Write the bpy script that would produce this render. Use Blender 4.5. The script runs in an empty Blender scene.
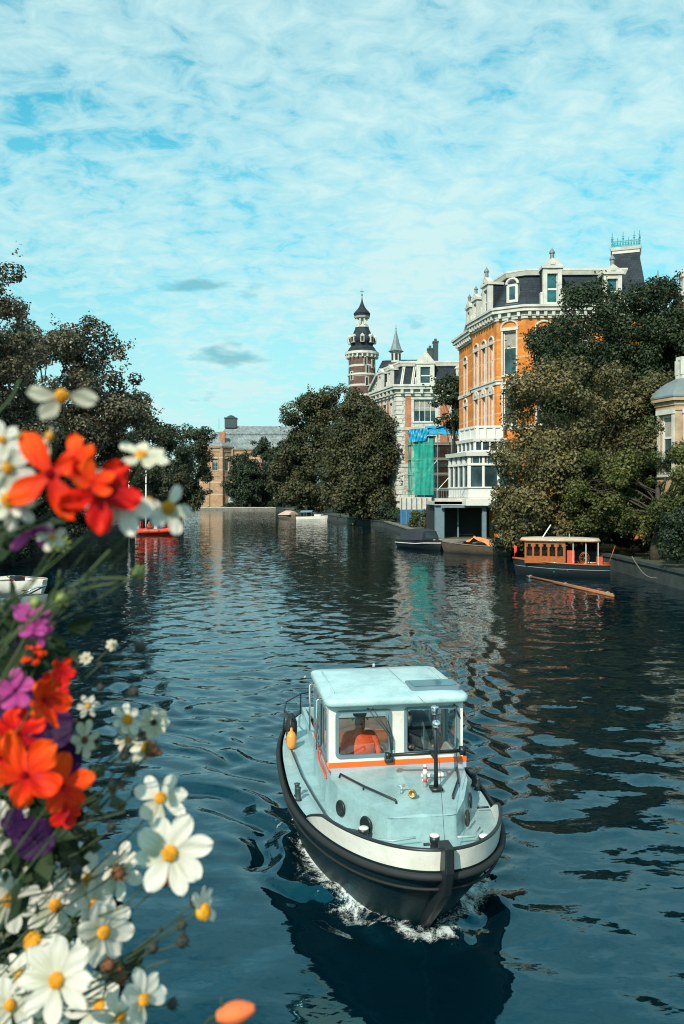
import bpy, math, random
import numpy as np
from mathutils import Vector, Matrix, Quaternion
SC = bpy.context.scene
COL = SC.collection
R = math.radians
PI = math.pi
CAMH, HZ, FPX = 4.5, 494.0, 800.0
def X(px, d): return (px - 342.0) / FPX * d
def Z(py, d): return CAMH - (py - HZ) * d / FPX
def G(px, py, z=0.0):
    d = (CAMH - z) * FPX / (py - HZ)
    return Vector((X(px, d), d, z))
rnd = random.Random(7)

# ------------------------------------------------------------------ mesh builder
class MB:
    def __init__(self): self.v = []; self.f = []; self.m = []; self.smooth = []; self.cur = 0; self.sm = False
    def add(self, vs, fs):
        b = len(self.v); self.v += [tuple(p) for p in vs]
        for f in fs:
            self.f.append([b + i for i in f]); self.m.append(self.cur); self.smooth.append(self.sm)
        return self
    def box(self, c, s, rz=0, M=None):
        hx, hy, hz = s[0]/2, s[1]/2, s[2]/2
        vs = [Vector((x, y, z)) for x in (-hx, hx) for y in (-hy, hy) for z in (-hz, hz)]
        m = M if M is not None else Matrix.Rotation(rz, 3, 'Z')
        c = Vector(c)
        return self.add([c + m @ v for v in vs], [(0,1,3,2),(4,6,7,5),(0,4,5,1),(2,3,7,6),(0,2,6,4),(1,5,7,3)])
    def bar(self, a, b, w, h=None, up=(0,0,1)):
        a = Vector(a); b = Vector(b); h = h or w
        d = (b - a); L = d.length; d.normalize(); u = Vector(up)
        s = d.cross(u)
        if s.length < 1e-4: s = d.cross(Vector((0,1,0)))
        s.normalize(); u = s.cross(d)
        M = Matrix((s, d, u)).transposed()
        return self.box((a + b)/2, (w, L, h), M=M)
    def obox(self, p0, p1, u0, u1, d0, d1, z0, z1):
        a = Vector((p0[0], p0[1])); b = Vector((p1[0], p1[1])); t = (b - a).normalized(); n = Vector((t.y, -t.x))
        def P(u, d, z): q = a + t*u + n*d; return (q.x, q.y, z)
        vs = [P(u, d, z) for u in (u0, u1) for d in (d0, d1) for z in (z0, z1)]
        return self.add(vs, [(0,2,3,1),(4,5,7,6),(0,1,5,4),(2,6,7,3),(0,4,6,2),(1,3,7,5)])
    def prism(self, poly, z0, z1, cap=True):
        n = len(poly); vs = [(p[0], p[1], z0) for p in poly] + [(p[0], p[1], z1) for p in poly]
        fs = [(i, (i+1) % n, n + (i+1) % n, n + i) for i in range(n)]
        if cap: fs += [tuple(range(n, 2*n)), tuple(range(n-1, -1, -1))]
        return self.add(vs, fs)
    def loft(self, rings, closed=True, cap0=False, cap1=False):
        n = len(rings[0]); vs = [p for r in rings for p in r]; fs = []
        for k in range(len(rings)-1):
            for i in range(n if closed else n-1):
                j = (i+1) % n
                fs.append((k*n+i, k*n+j, (k+1)*n+j, (k+1)*n+i))
        if cap0: fs.append(tuple(range(n-1, -1, -1)))
        if cap1: fs.append(tuple((len(rings)-1)*n + i for i in range(n)))
        return self.add(vs, fs)
    def lathe(self, prof, c=(0,0,0), seg=16, M=None, a0=0.0):
        c = Vector(c); rings = []
        for r, z in prof:
            ring = []
            for i in range(seg):
                a = a0 + 2*PI*i/seg; p = Vector((max(r, 1e-4)*math.cos(a), max(r, 1e-4)*math.sin(a), z))
                ring.append(c + (M @ p if M is not None else p))
            rings.append(ring)
        return self.loft(rings, True, True, True)
    def tube(self, pts, r, seg=8, cap=True):
        pts = [Vector(p) for p in pts]; n = len(pts)
        rr = r if isinstance(r, (list, tuple)) else [r]*n
        rings = []; up = None
        for i, p in enumerate(pts):
            d = (pts[min(i+1, n-1)] - pts[max(i-1, 0)])
            d = d.normalized() if d.length > 1e-9 else Vector((0,0,1))
            if up is None: up = Vector((0,0,1)) if abs(d.z) < .9 else Vector((1,0,0))
            s = d.cross(up)
            if s.length < 1e-4: s = d.orthogonal()
            s.normalize(); up = s.cross(d).normalized()
            rings.append([p + (s*math.cos(2*PI*k/seg) + up*math.sin(2*PI*k/seg))*rr[i] for k in range(seg)])
        return self.loft(rings, True, cap, cap)
    def build(self, name, mats, parent=None, bevel=0, world=True, smooth=None):
        me = bpy.data.meshes.new(name)
        off = Vector((0,0,0))
        if parent is not None and world:
            q = parent
            while q is not None: off += q.location; q = q.parent
        me.from_pydata([Vector(p) - off for p in self.v], [], self.f)
        if not isinstance(mats, (list, tuple)): mats = [mats]
        for m in mats: me.materials.append(m)
        me.polygons.foreach_set('material_index', self.m)
        me.polygons.foreach_set('use_smooth', [smooth]*len(self.f) if smooth is not None else self.smooth)
        me.update()
        o = bpy.data.objects.new(name, me); COL.objects.link(o)
        if parent is not None: o.parent = parent
        if bevel:
            b = o.modifiers.new('Bevel', 'BEVEL'); b.width = bevel; b.segments = 2; b.limit_method = 'ANGLE'; b.angle_limit = R(40)
        return o

def tag(o, label=None, cat=None, group=None, kind=None):
    if label: o['label'] = label
    if cat: o['category'] = cat
    if group: o['group'] = group
    if kind: o['kind'] = kind
    return o
def empty(name, loc, rz=0, label=None, cat=None, group=None):
    o = bpy.data.objects.new(name, None); COL.objects.link(o)
    o.location = loc; o.rotation_euler = (0, 0, rz); o.empty_display_size = .3
    return tag(o, label, cat, group)
def copy_tree(o, parent=None):
    c = o.copy(); COL.objects.link(c); c.parent = parent
    for ch in list(o.children): copy_tree(ch, c)
    return c
def rest_center(mb):
    pass
def inset(poly, d):
    n = len(poly); out = []
    for i in range(n):
        p0 = Vector(poly[i-1]); p1 = Vector(poly[i]); p2 = Vector(poly[(i+1) % n])
        t1 = (p1-p0).normalized(); t2 = (p2-p1).normalized()
        n1 = Vector((-t1.y, t1.x)); n2 = Vector((-t2.y, t2.x))
        m = n1 + n2; k = m.dot(n1)
        out.append(tuple(p1 + m*(d/max(k, .25))))
    return out
def ring(mb, poly, d, z0, z1, dtop=None):
    """cornice moulding round a footprint, d proud of it"""
    a = inset(poly, .02); b0 = inset(poly, -d); b1 = inset(poly, -(dtop if dtop is not None else d))
    mb.loft([[(p[0], p[1], z0) for p in a], [(p[0], p[1], z0) for p in b0], [(p[0], p[1], z1) for p in b1], [(p[0], p[1], z1) for p in a]])

# ------------------------------------------------------------------ materials
def newmat(name):
    m = bpy.data.materials.new(name); m.use_nodes = True
    nt = m.node_tree; return m, nt, nt.nodes['Principled BSDF']
def N(nt, t, **kw):
    n = nt.nodes.new(t)
    for k, v in kw.items():
        if hasattr(n, k): setattr(n, k, v)
        else: n.inputs[k].default_value = v
    return n
def L(nt, a, b): nt.links.new(a, b)
def ramp(nt, stops, fac=None):
    r = nt.nodes.new('ShaderNodeValToRGB'); e = r.color_ramp.elements
    while len(e) < len(stops): e.new(.5)
    for i, (p, c) in enumerate(stops):
        e[i].position = p; e[i].color = (*c, 1) if len(c) == 3 else c
    if fac is not None: L(nt, fac, r.inputs[0])
    return r
def c3(c, k): return tuple(min(1, x*k) for x in c)
def plain(name, col, rough=.6, metal=0, var=.18, scale=3, bump=0, spec=.5, coat=0):
    """painted or weathered surface with mottled tone"""
    m, nt, b = newmat(name)
    tc = N(nt, 'ShaderNodeTexCoord'); n = N(nt, 'ShaderNodeTexNoise'); n.inputs['Scale'].default_value = scale
    n.inputs['Detail'].default_value = 6; n.inputs['Roughness'].default_value = .65
    L(nt, tc.outputs['Object'], n.inputs['Vector'])
    r = ramp(nt, [(.28, c3(col, 1-var)), (.72, c3(col, 1+var*.6))], n.outputs['Fac'])
    L(nt, r.outputs[0], b.inputs['Base Color'])
    b.inputs['Roughness'].default_value = rough; b.inputs['Metallic'].default_value = metal
    b.inputs['Specular IOR Level'].default_value = spec
    if coat: b.inputs['Coat Weight'].default_value = coat; b.inputs['Coat Roughness'].default_value = .08
    if bump:
        bp = N(nt, 'ShaderNodeBump'); bp.inputs['Strength'].default_value = .5; bp.inputs['Distance'].default_value = bump
        L(nt, n.outputs['Fac'], bp.inputs['Height']); L(nt, bp.outputs[0], b.inputs['Normal'])
    return m
def brick(name, c1, c2, mortar, scale=1.0, band=None, bandcol=(.6,.52,.4), period=1.3, bandw=.16):
    m, nt, b = newmat(name)
    tc = N(nt, 'ShaderNodeTexCoord'); sp = N(nt, 'ShaderNodeSeparateXYZ'); L(nt, tc.outputs['Object'], sp.inputs[0])
    ad = N(nt, 'ShaderNodeMath', operation='ADD'); L(nt, sp.outputs[0], ad.inputs[0]); L(nt, sp.outputs[1], ad.inputs[1])
    cb = N(nt, 'ShaderNodeCombineXYZ'); L(nt, ad.outputs[0], cb.inputs[0]); L(nt, sp.outputs[2], cb.inputs[1])
    bt = N(nt, 'ShaderNodeTexBrick'); L(nt, cb.outputs[0], bt.inputs['Vector'])
    bt.inputs['Color1'].default_value = (*c1, 1); bt.inputs['Color2'].default_value = (*c2, 1); bt.inputs['Mortar'].default_value = (*mortar, 1)
    bt.inputs['Scale'].default_value = scale; bt.inputs['Brick Width'].default_value = .24; bt.inputs['Row Height'].default_value = .08
    bt.inputs['Mortar Size'].default_value = .01
    ns = N(nt, 'ShaderNodeTexNoise'); ns.inputs['Scale'].default_value = 1.1; ns.inputs['Detail'].default_value = 8; ns.inputs['Roughness'].default_value = .7
    L(nt, tc.outputs['Object'], ns.inputs['Vector'])
    r = ramp(nt, [(.3, (.5,.5,.5)), (.7, (1.12,1.12,1.12))], ns.outputs['Fac'])
    mx = N(nt, 'ShaderNodeMix', data_type='RGBA', blend_type='MULTIPLY'); mx.inputs[0].default_value = 1
    L(nt, bt.outputs['Color'], mx.inputs[6]); L(nt, r.outputs[0], mx.inputs[7])
    out = mx.outputs[2]
    if band:
        dv = N(nt, 'ShaderNodeMath', operation='MODULO'); dv.inputs[1].default_value = period
        a2 = N(nt, 'ShaderNodeMath', operation='ADD'); a2.inputs[1].default_value = 50*period + band; L(nt, sp.outputs[2], a2.inputs[0]); L(nt, a2.outputs[0], dv.inputs[0])
        lt = N(nt, 'ShaderNodeMath', operation='LESS_THAN'); lt.inputs[1].default_value = bandw; L(nt, dv.outputs[0], lt.inputs[0])
        m2 = N(nt, 'ShaderNodeMix', data_type='RGBA'); L(nt, lt.outputs[0], m2.inputs[0]); L(nt, out, m2.inputs[6]); m2.inputs[7].default_value = (*bandcol, 1)
        out = m2.outputs[2]
    L(nt, out, b.inputs['Base Color']); b.inputs['Roughness'].default_value = .85
    return m
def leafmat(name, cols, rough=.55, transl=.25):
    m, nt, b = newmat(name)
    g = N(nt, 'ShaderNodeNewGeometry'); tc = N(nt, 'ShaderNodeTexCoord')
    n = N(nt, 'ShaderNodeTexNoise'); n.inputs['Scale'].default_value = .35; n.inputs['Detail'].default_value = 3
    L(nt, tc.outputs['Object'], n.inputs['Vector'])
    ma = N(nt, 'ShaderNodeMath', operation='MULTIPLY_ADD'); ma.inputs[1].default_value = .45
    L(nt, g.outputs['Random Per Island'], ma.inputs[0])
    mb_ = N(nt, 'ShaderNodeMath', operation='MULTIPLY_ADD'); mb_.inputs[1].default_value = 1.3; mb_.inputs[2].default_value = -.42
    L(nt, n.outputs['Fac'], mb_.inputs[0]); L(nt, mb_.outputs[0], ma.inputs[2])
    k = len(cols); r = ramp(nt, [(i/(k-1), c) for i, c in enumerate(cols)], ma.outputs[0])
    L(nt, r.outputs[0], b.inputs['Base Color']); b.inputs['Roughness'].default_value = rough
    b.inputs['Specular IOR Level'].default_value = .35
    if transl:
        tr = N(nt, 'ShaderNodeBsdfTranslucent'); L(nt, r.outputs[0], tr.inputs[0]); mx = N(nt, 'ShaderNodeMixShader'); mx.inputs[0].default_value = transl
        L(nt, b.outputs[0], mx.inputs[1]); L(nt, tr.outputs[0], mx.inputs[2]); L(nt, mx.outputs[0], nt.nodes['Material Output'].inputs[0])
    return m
def glassmat(name, tint=(.8,.9,.92), refl=.12):
    m, nt, b = newmat(name)
    tr = N(nt, 'ShaderNodeBsdfTransparent'); tr.inputs[0].default_value = (*tint, 1)
    gl = N(nt, 'ShaderNodeBsdfGlossy'); gl.inputs['Roughness'].default_value = .02
    fr = N(nt, 'ShaderNodeLayerWeight'); pw = N(nt, 'ShaderNodeMath', operation='POWER'); pw.inputs[1].default_value = 4; L(nt, fr.outputs['Facing'], pw.inputs[0])
    ad = N(nt, 'ShaderNodeMath', operation='MULTIPLY_ADD'); ad.inputs[1].default_value = .8; ad.inputs[2].default_value = .04+refl; L(nt, pw.outputs[0], ad.inputs[0])
    mx = N(nt, 'ShaderNodeMixShader'); L(nt, ad.outputs[0], mx.inputs[0]); L(nt, tr.outputs[0], mx.inputs[1]); L(nt, gl.outputs[0], mx.inputs[2])
    L(nt, mx.outputs[0], nt.nodes['Material Output'].inputs[0])
    return m
def darkglass(name, col=(.015,.03,.035)):
    m, nt, b = newmat(name)
    tc = N(nt, 'ShaderNodeTexCoord'); n = N(nt, 'ShaderNodeTexNoise'); n.inputs['Scale'].default_value = .9; n.inputs['Detail'].default_value = 2
    L(nt, tc.outputs['Object'], n.inputs['Vector'])
    r = ramp(nt, [(.35, col), (.7, c3(col, 3.0))], n.outputs['Fac']); L(nt, r.outputs[0], b.inputs['Base Color'])
    bp = N(nt, 'ShaderNodeBump'); bp.inputs['Distance'].default_value = .02; L(nt, n.outputs['Fac'], bp.inputs['Height']); L(nt, bp.outputs[0], b.inputs['Normal'])
    b.inputs['Roughness'].default_value = .06; return m
def slatemat(name, col, row=.22):
    m, nt, b = newmat(name)
    tc = N(nt, 'ShaderNodeTexCoord'); sp = N(nt, 'ShaderNodeSeparateXYZ'); L(nt, tc.outputs['Object'], sp.inputs[0])
    ad = N(nt, 'ShaderNodeMath', operation='ADD'); L(nt, sp.outputs[0], ad.inputs[0]); L(nt, sp.outputs[1], ad.inputs[1])
    cb = N(nt, 'ShaderNodeCombineXYZ'); L(nt, ad.outputs[0], cb.inputs[0]); L(nt, sp.outputs[2], cb.inputs[1])
    bt = N(nt, 'ShaderNodeTexBrick'); L(nt, cb.outputs[0], bt.inputs['Vector'])
    bt.inputs['Color1'].default_value = (*c3(col, .8), 1); bt.inputs['Color2'].default_value = (*c3(col, 1.3), 1); bt.inputs['Mortar'].default_value = (*c3(col, .4), 1)
    bt.inputs['Brick Width'].default_value = .3; bt.inputs['Row Height'].default_value = row; bt.inputs['Scale'].default_value = 1; bt.inputs['Mortar Size'].default_value = .012
    n = N(nt, 'ShaderNodeTexNoise'); n.inputs['Scale'].default_value = .8; n.inputs['Detail'].default_value = 6; L(nt, tc.outputs['Object'], n.inputs['Vector'])
    r = ramp(nt, [(.3, (.65,.65,.65)), (.7, (1.2,1.2,1.2))], n.outputs['Fac'])
    mx = N(nt, 'ShaderNodeMix', data_type='RGBA', blend_type='MULTIPLY'); mx.inputs[0].default_value = 1
    L(nt, bt.outputs['Color'], mx.inputs[6]); L(nt, r.outputs[0], mx.inputs[7]); L(nt, mx.outputs[2], b.inputs['Base Color'])
    b.inputs['Roughness'].default_value = .75; b.inputs['Specular IOR Level'].default_value = .25; return m

M = {}
M['orange_brick'] = brick('orange_brick', (.80,.245,.030), (.68,.18,.02), (.6,.24,.06), band=.4, bandcol=(.60,.30,.13), period=1.55, bandw=.13)
M['red_brick'] = brick('red_brick', (.55,.17,.06), (.45,.12,.045), (.42,.3,.22))
M['dark_brick'] = brick('dark_brick', (.13,.055,.045), (.10,.04,.035), (.2,.15,.12), band=.3, bandcol=(.48,.46,.42), period=2.0, bandw=.42)
M['buff_brick'] = brick('buff_brick', (.52,.29,.16), (.45,.23,.12), (.42,.34,.26), band=.2, bandcol=(.5,.37,.26), period=3.6, bandw=.35)
M['tan_brick'] = brick('tan_brick', (.55,.36,.2), (.48,.28,.15), (.45,.38,.3))
M['white_stone'] = plain('white_stone', (.54,.52,.47), .7, var=.3, scale=1.3)
M['cream_stone'] = brick('cream_stone', (.60,.57,.51), (.55,.52,.46), (.33,.31,.28), scale=.2)
M['white_paint'] = plain('white_paint', (.64,.63,.60), .45, var=.08, scale=4)
M['slate'] = slatemat('slate', (.022,.032,.044))
M['slate_light'] = slatemat('slate_light', (.20,.23,.24), .5)
M['lead'] = plain('lead', (.16,.19,.20), .5, var=.3, scale=.8)
M['verdigris'] = plain('verdigris', (.03,.28,.32), .6, var=.3)
M['dark_trim'] = plain('dark_trim', (.03,.045,.05), .5)
M['glass_dark'] = darkglass('glass_dark')
M['glass_blue'] = darkglass('glass_blue', (.01,.05,.06))
M['blind'] = plain('blind', (.30,.28,.24), .9, var=.3, scale=3)
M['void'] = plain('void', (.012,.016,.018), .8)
M['grey_paint'] = plain('grey_paint', (.13,.2,.24), .55)
M['tarp_blue'] = plain('tarp_blue', (.01,.26,.45), .4, var=.3, scale=2, bump=.04)
M['net_green'] = None
M['steel'] = plain('steel', (.45,.47,.48), .35, metal=.7)
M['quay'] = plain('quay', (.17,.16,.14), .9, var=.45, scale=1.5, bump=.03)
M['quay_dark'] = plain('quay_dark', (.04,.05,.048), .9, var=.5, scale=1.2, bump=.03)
M['earth'] = plain('earth', (.06,.065,.03), .95, var=.4, scale=.6)
M['bark'] = plain('bark', (.05,.04,.03), .9, var=.4, scale=4, bump=.03)
M['wood_orange'] = plain('wood_orange', (.34,.085,.016), .35, var=.25, scale=6, coat=.3)
M['wood_red'] = plain('wood_red', (.55,.06,.02), .4, var=.25, scale=6, coat=.3)
M['wood_grey'] = plain('wood_grey', (.17,.14,.11), .8, var=.35, scale=3)
M['teal_dark'] = plain('teal_dark', (.012,.035,.045), .35, var=.3, scale=3, coat=.3)
M['black_paint'] = plain('black_paint', (.012,.015,.018), .4, var=.3, scale=5)
M['black_rubber'] = plain('black_rubber', (.010,.012,.014), .75, var=.3, scale=6)
M['red_paint'] = plain('red_paint', (.75,.05,.02), .45)
M['orange_paint'] = plain('orange_paint', (.85,.13,.015), .4, var=.06)
M['orange_cloth'] = plain('orange_cloth', (.9,.12,.02), .8, var=.15, scale=9)
M['orange_tarp'] = plain('orange_tarp', (.7,.27,.10), .8, var=.35, scale=2)
M['cloth_dark'] = plain('cloth_dark', (.02,.025,.035), .85)
M['cloth_blue'] = plain('cloth_blue', (.02,.13,.3), .85)
M['skin'] = plain('skin', (.5,.28,.19), .55, var=.08)
M['hair'] = plain('hair', (.03,.018,.01), .6, var=.3, scale=30)
M['glass_clear'] = glassmat('glass_clear', (.82,.86,.88), .11)
M['chrome'] = plain('chrome', (.8,.8,.8), .15, metal=1, var=.05)
M['brass'] = plain('brass', (.45,.28,.12), .4, metal=1)

def netmat():
    m, nt, b = newmat('net_green')
    tc = N(nt, 'ShaderNodeTexCoord'); n = N(nt, 'ShaderNodeTexNoise'); n.inputs['Scale'].default_value = 1.2
    L(nt, tc.outputs['Object'], n.inputs['Vector'])
    r = ramp(nt, [(.3, (.0,.30,.24)), (.7, (.02,.5,.40))], n.outputs['Fac']); L(nt, r.outputs[0], b.inputs['Base Color']); b.inputs['Roughness'].default_value = .7
    tr = N(nt, 'ShaderNodeBsdfTransparent'); mx = N(nt, 'ShaderNodeMixShader'); mx.inputs[0].default_value = .64
    L(nt, tr.outputs[0], mx.inputs[1]); L(nt, b.outputs[0], mx.inputs[2]); L(nt, mx.outputs[0], nt.nodes['Material Output'].inputs[0])
    return m
M['net_green'] = netmat()

# ------------------------------------------------------------------ facades
def V2(p): return Vector((p[0], p[1]))
def wall_holes(mb, p0, p1, z0, z1, holes, depth=.25):
    a, b = V2(p0), V2(p1); Ln = (b-a).length; t = (b-a).normalized(); n = Vector((t.y, -t.x))
    def P(u, z, d=0): q = a + t*u - n*d; return (q.x, q.y, z)
    us = sorted({0, Ln, *[h[0] for h in holes], *[h[1] for h in holes]}); zs = sorted({z0, z1, *[h[2] for h in holes], *[h[3] for h in holes]})
    for i in range(len(us)-1):
        for j in range(len(zs)-1):
            uc, zc = (us[i]+us[i+1])/2, (zs[j]+zs[j+1])/2
            if any(h[0] < uc < h[1] and h[2] < zc < h[3] for h in holes): continue
            mb.add([P(us[i], zs[j]), P(us[i+1], zs[j]), P(us[i+1], zs[j+1]), P(us[i], zs[j+1])], [(0,1,2,3)])
    for (u0, u1, za, zb) in holes:
        mb.add([P(u0,za), P(u1,za), P(u1,zb), P(u0,zb), P(u0,za,depth), P(u1,za,depth), P(u1,zb,depth), P(u0,zb,depth)],
               [(0,4,5,1),(1,5,6,2),(2,6,7,3),(3,7,4,0)])
def add_window(root, p0, p1, h, nx=1, ny=2, frame='white_paint', pane='glass_dark', surround=None, arch=False, depth=.25, fw=.09, sill=True, srw=.18):
    u0, u1, z0, z1 = h
    f = MB(); dd = -depth
    for (a, b, c, d) in ((u0, u0+fw, z0, z1), (u1-fw, u1, z0, z1)): f.obox(p0, p1, a, b, dd+.01, dd+.09, c, d)
    for (c, d) in ((z0, z0+fw), (z1-fw, z1)): f.obox(p0, p1, u0+fw, u1-fw, dd+.01, dd+.088, c, d)
    for i in range(1, nx):
        u = u0 + (u1-u0)*i/nx; f.obox(p0, p1, u-fw*.4, u+fw*.4, dd+.01, dd+.08, z0+fw, z1-fw)
    for j in range(1, ny):
        z = z0 + (z1-z0)*(.62 if ny == 2 else j/ny); f.obox(p0, p1, u0+fw, u1-fw, dd+.012, dd+.074, z-fw*.4, z+fw*.4)
    w = f.build('window', M[frame], root)
    g = MB(); g.obox(p0, p1, u0+.01, u1-.01, dd-.02, dd+.012, z0+.01, z1-.01); g.build('pane', M[pane], w)
    if pane == 'glass_dark' and z1-z0 > 2 and (int(u0*37+z0*91+p0[0]*13) % 5) < 3:
        k_ = .25+.11*(int(u0*53+z0*17) % 5); q_ = MB(); q_.obox(p0, p1, u0+fw, u1-fw, dd+.013, dd+.018, z1-fw-(z1-z0)*k_, z1-fw); q_.build('blind', M['blind'], w)
    if sill:
        s = MB(); s.obox(p0, p1, u0-.12, u1+.12, -.05, .14, z0-.14, z0-.003); s.build('sill', M['white_stone'], w)
    if surround:
        s = MB()
        s.obox(p0, p1, u0-srw, u0-.003, -.02, .08, z0, z1+.02); s.obox(p0, p1, u1+.003, u1+srw, -.02, .08, z0, z1+.02)
        s.obox(p0, p1, u0-srw-.05, u1+srw+.05, -.02, .13, z1+.022, z1+.30)
        if arch:
            a = V2(p0); t = (V2(p1)-a).normalized(); n = Vector((t.y, -t.x)); cu = (u0+u1)/2; rr = (u1-u0)/2 + srw
            pts = []
            for k in range(9):
                an = PI*k/8; q = a + t*(cu + rr*math.cos(an)) + n*.06; pts.append((q.x, q.y, z1+.3 + rr*.75*math.sin(an)))
            q = a + t*(cu-rr) + n*.06
            s.tube(pts, .09, 6)
        s.build('surround', M[surround], w)
    return w
def facade(root, mb, p0, p1, z0, z1, wins, **kw):
    """wins: (u, z, w, h, opts)"""
    holes = [(w[0]-w[2]/2, w[0]+w[2]/2, w[1], w[1]+w[3]) for w in wins]
    wall_holes(mb, p0, p1, z0, z1, holes, kw.get('depth', .25))
    for w, h in zip(wins, holes):
        o = dict(kw); o.update(w[4] if len(w) > 4 else {})
        add_window(root, p0, p1, h, **o)
def dentils(mb, poly, edges, d, z0, z1, step=.55, w=.28):
    for i in edges:
        p0, p1 = poly[i], poly[(i+1) % len(poly)]; Ln = (V2(p1)-V2(p0)).length; k = max(1, int(Ln/step))
        for j in range(k):
            u = (j+.5)*Ln/k; mb.obox(p0, p1, u-w/2, u+w/2, .02, d, z0, z1)
def mansard(root, poly, z0, z1, ins, z2, ins2, matn='slate', top='lead', name='roof'):
    mb = MB(); a = inset(poly, .05); b = inset(poly, ins*.72); b2 = inset(poly, ins); 
    zm = z0 + (z1-z0)*.55
    mb.loft([[(p[0],p[1],z0) for p in a], [(p[0],p[1],zm) for p in b], [(p[0],p[1],z1) for p in b2]])
    r = mb.build(name, M[matn], root)
    t = MB(); c = inset(poly, ins2)
    t.loft([[(p[0],p[1],z1+.001) for p in inset(poly, ins-.1)], [(p[0],p[1],z2) for p in c]], cap1=True)
    t.build('roof_deck', M[top], r)
    return r
def dormer(root, p0, p1, u, z, w, h, d=0.1, back=2.0, nx=1, ornate=True, finial=True, pane='glass_blue', pedh=None):
    """white stone dormer standing on a wall edge"""
    mb = MB(); t = (V2(p1)-V2(p0)).normalized(); n = Vector((t.y, -t.x)); a = V2(p0)
    jw = w*.22
    mb.obox(p0, p1, u-w/2, u-w/2+jw, -.3, d, z, z+h); mb.obox(p0, p1, u+w/2-jw, u+w/2, -.3, d, z, z+h)
    mb.obox(p0, p1, u-w/2+jw, u+w/2-jw, -.3, d-.02, z, z+.25); mb.obox(p0, p1, u-w/2+jw, u+w/2-jw, -.3, d-.02, z+h*.86, z+h)
    mb.obox(p0, p1, u-w/2-.12, u+w/2+.12, -back, d+.12, z+h, z+h+.22)
    # pediment
    ph = pedh or w*.42
    def P(uu, dd, zz): q = a + t*uu + n*dd; return (q.x, q.y, zz)
    zt = z+h+.222
    A = [P(u-w/2-.1, d+.05, zt), P(u+w/2+.1, d+.05, zt), P(u+w*.16, d+.05, zt+ph*.75), P(u, d+.05, zt+ph), P(u-w*.16, d+.05, zt+ph*.75)]
    B = [P(u-w/2-.1, -.3, zt), P(u+w/2+.1, -.3, zt), P(u+w*.16, -.3, zt+ph*.75), P(u, -.3, zt+ph), P(u-w*.16, -.3, zt+ph*.75)]
    mb.loft([A, B], cap0=True, cap1=True)
    if ornate:
        mb.obox(p0, p1, u-w/2-.22, u-w/2-.003, -.2, d+.08, z, z+h*.35); mb.obox(p0, p1, u+w/2+.003, u+w/2+.22, -.2, d+.08, z, z+h*.35)
        mb.obox(p0, p1, u-w*.12, u+w*.12, d+.052, d+.14, zt+.05, zt+ph*.45)
    o = mb.build('dormer', M['white_stone'], root)
    c = MB(); c.obox(p0, p1, u-w/2+.02, u+w/2-.02, -back, -.31, z, z+h-.003); c.build('cheek', M['slate'], o)
    g = MB(); g.obox(p0, p1, u-w/2+jw, u+w/2-jw, -.28, -.1, z+.251, z+h*.86-.002); g.build('pane', M[pane], o)
    f = MB(); f.obox(p0, p1, u-w/2+jw, u+w/2-jw, -.098, -.04, z+h*.42, z+h*.47)
    f.obox(p0, p1, u-w/2+jw, u-w/2+jw+.06, -.098, -.04, z+.251, z+h*.86); f.obox(p0, p1, u+w/2-jw-.06, u+w/2-jw, -.098, -.04, z+.251, z+h*.86)
    f.build('sash', M['white_paint'], o)
    if finial:
        q = a + t*u + n*(d-.15); k = w*.115
        ff = MB(); ff.lathe([(k, 0), (k, k*2.4), (k*1.4, k*2.5), (k*1.4, k*2.9), (k*1.1, k*3.6), (k*.35, k*4.6), (.02, k*5.2)], (q.x, q.y, zt+ph-.05), 8)
        ff.build('finial', M['lead'], o)
    return o
WAVE = .025; WATER_A = (.0002,.006,.011); WATER_B = (.0003,.011,.018)
SUN_E = 4.9; SKY_TINT = (.12,2.25,1.92); CLOUD_COL = (5.9,8.4,8.5); WISP_COL = (1.6,4.8,5.6); CLOUD_OFF = (0,0,0); FSTOP = 10.5; EXPO = .1
SLX, SLY = .14, .30
# ================================================================== SETTING: ground, quays
RB = [(16,-30),(16,47),(14.6,56),(12.2,60),(11.6,64.3),(7.9,64.6),(7.4,80),(5.8,108),(1.0,124),(-4,150),(-10,175),(-18,218)]
LB = [(-46,223),(-36,180),(-30,130),(-27,90),(-21,45),(-19,-30)]
GH = .8
g = MB()
g.add([(x, y, GH) for x, y in RB] + [(-18,1500,GH),(1500,1500,GH),(1500,-30,GH)], [tuple(reversed(range(len(RB)+3)))])
g.add([(x, y, GH) for x, y in LB] + [(-1500,-30,GH),(-1500,1500,GH),(-46,1500,GH)], [tuple(reversed(range(len(LB)+3)))])
g.add([(-46,223,GH),(-18,218,GH),(-18,1500,GH),(-46,1500,GH)], [(0,1,2,3)])
g.add([(-1500,-30,GH),(1500,-30,GH),(1500,-300,GH),(-1500,-300,GH)], [(3,2,1,0)])
tag(g.build('ground', M['earth']), kind='structure')
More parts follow.
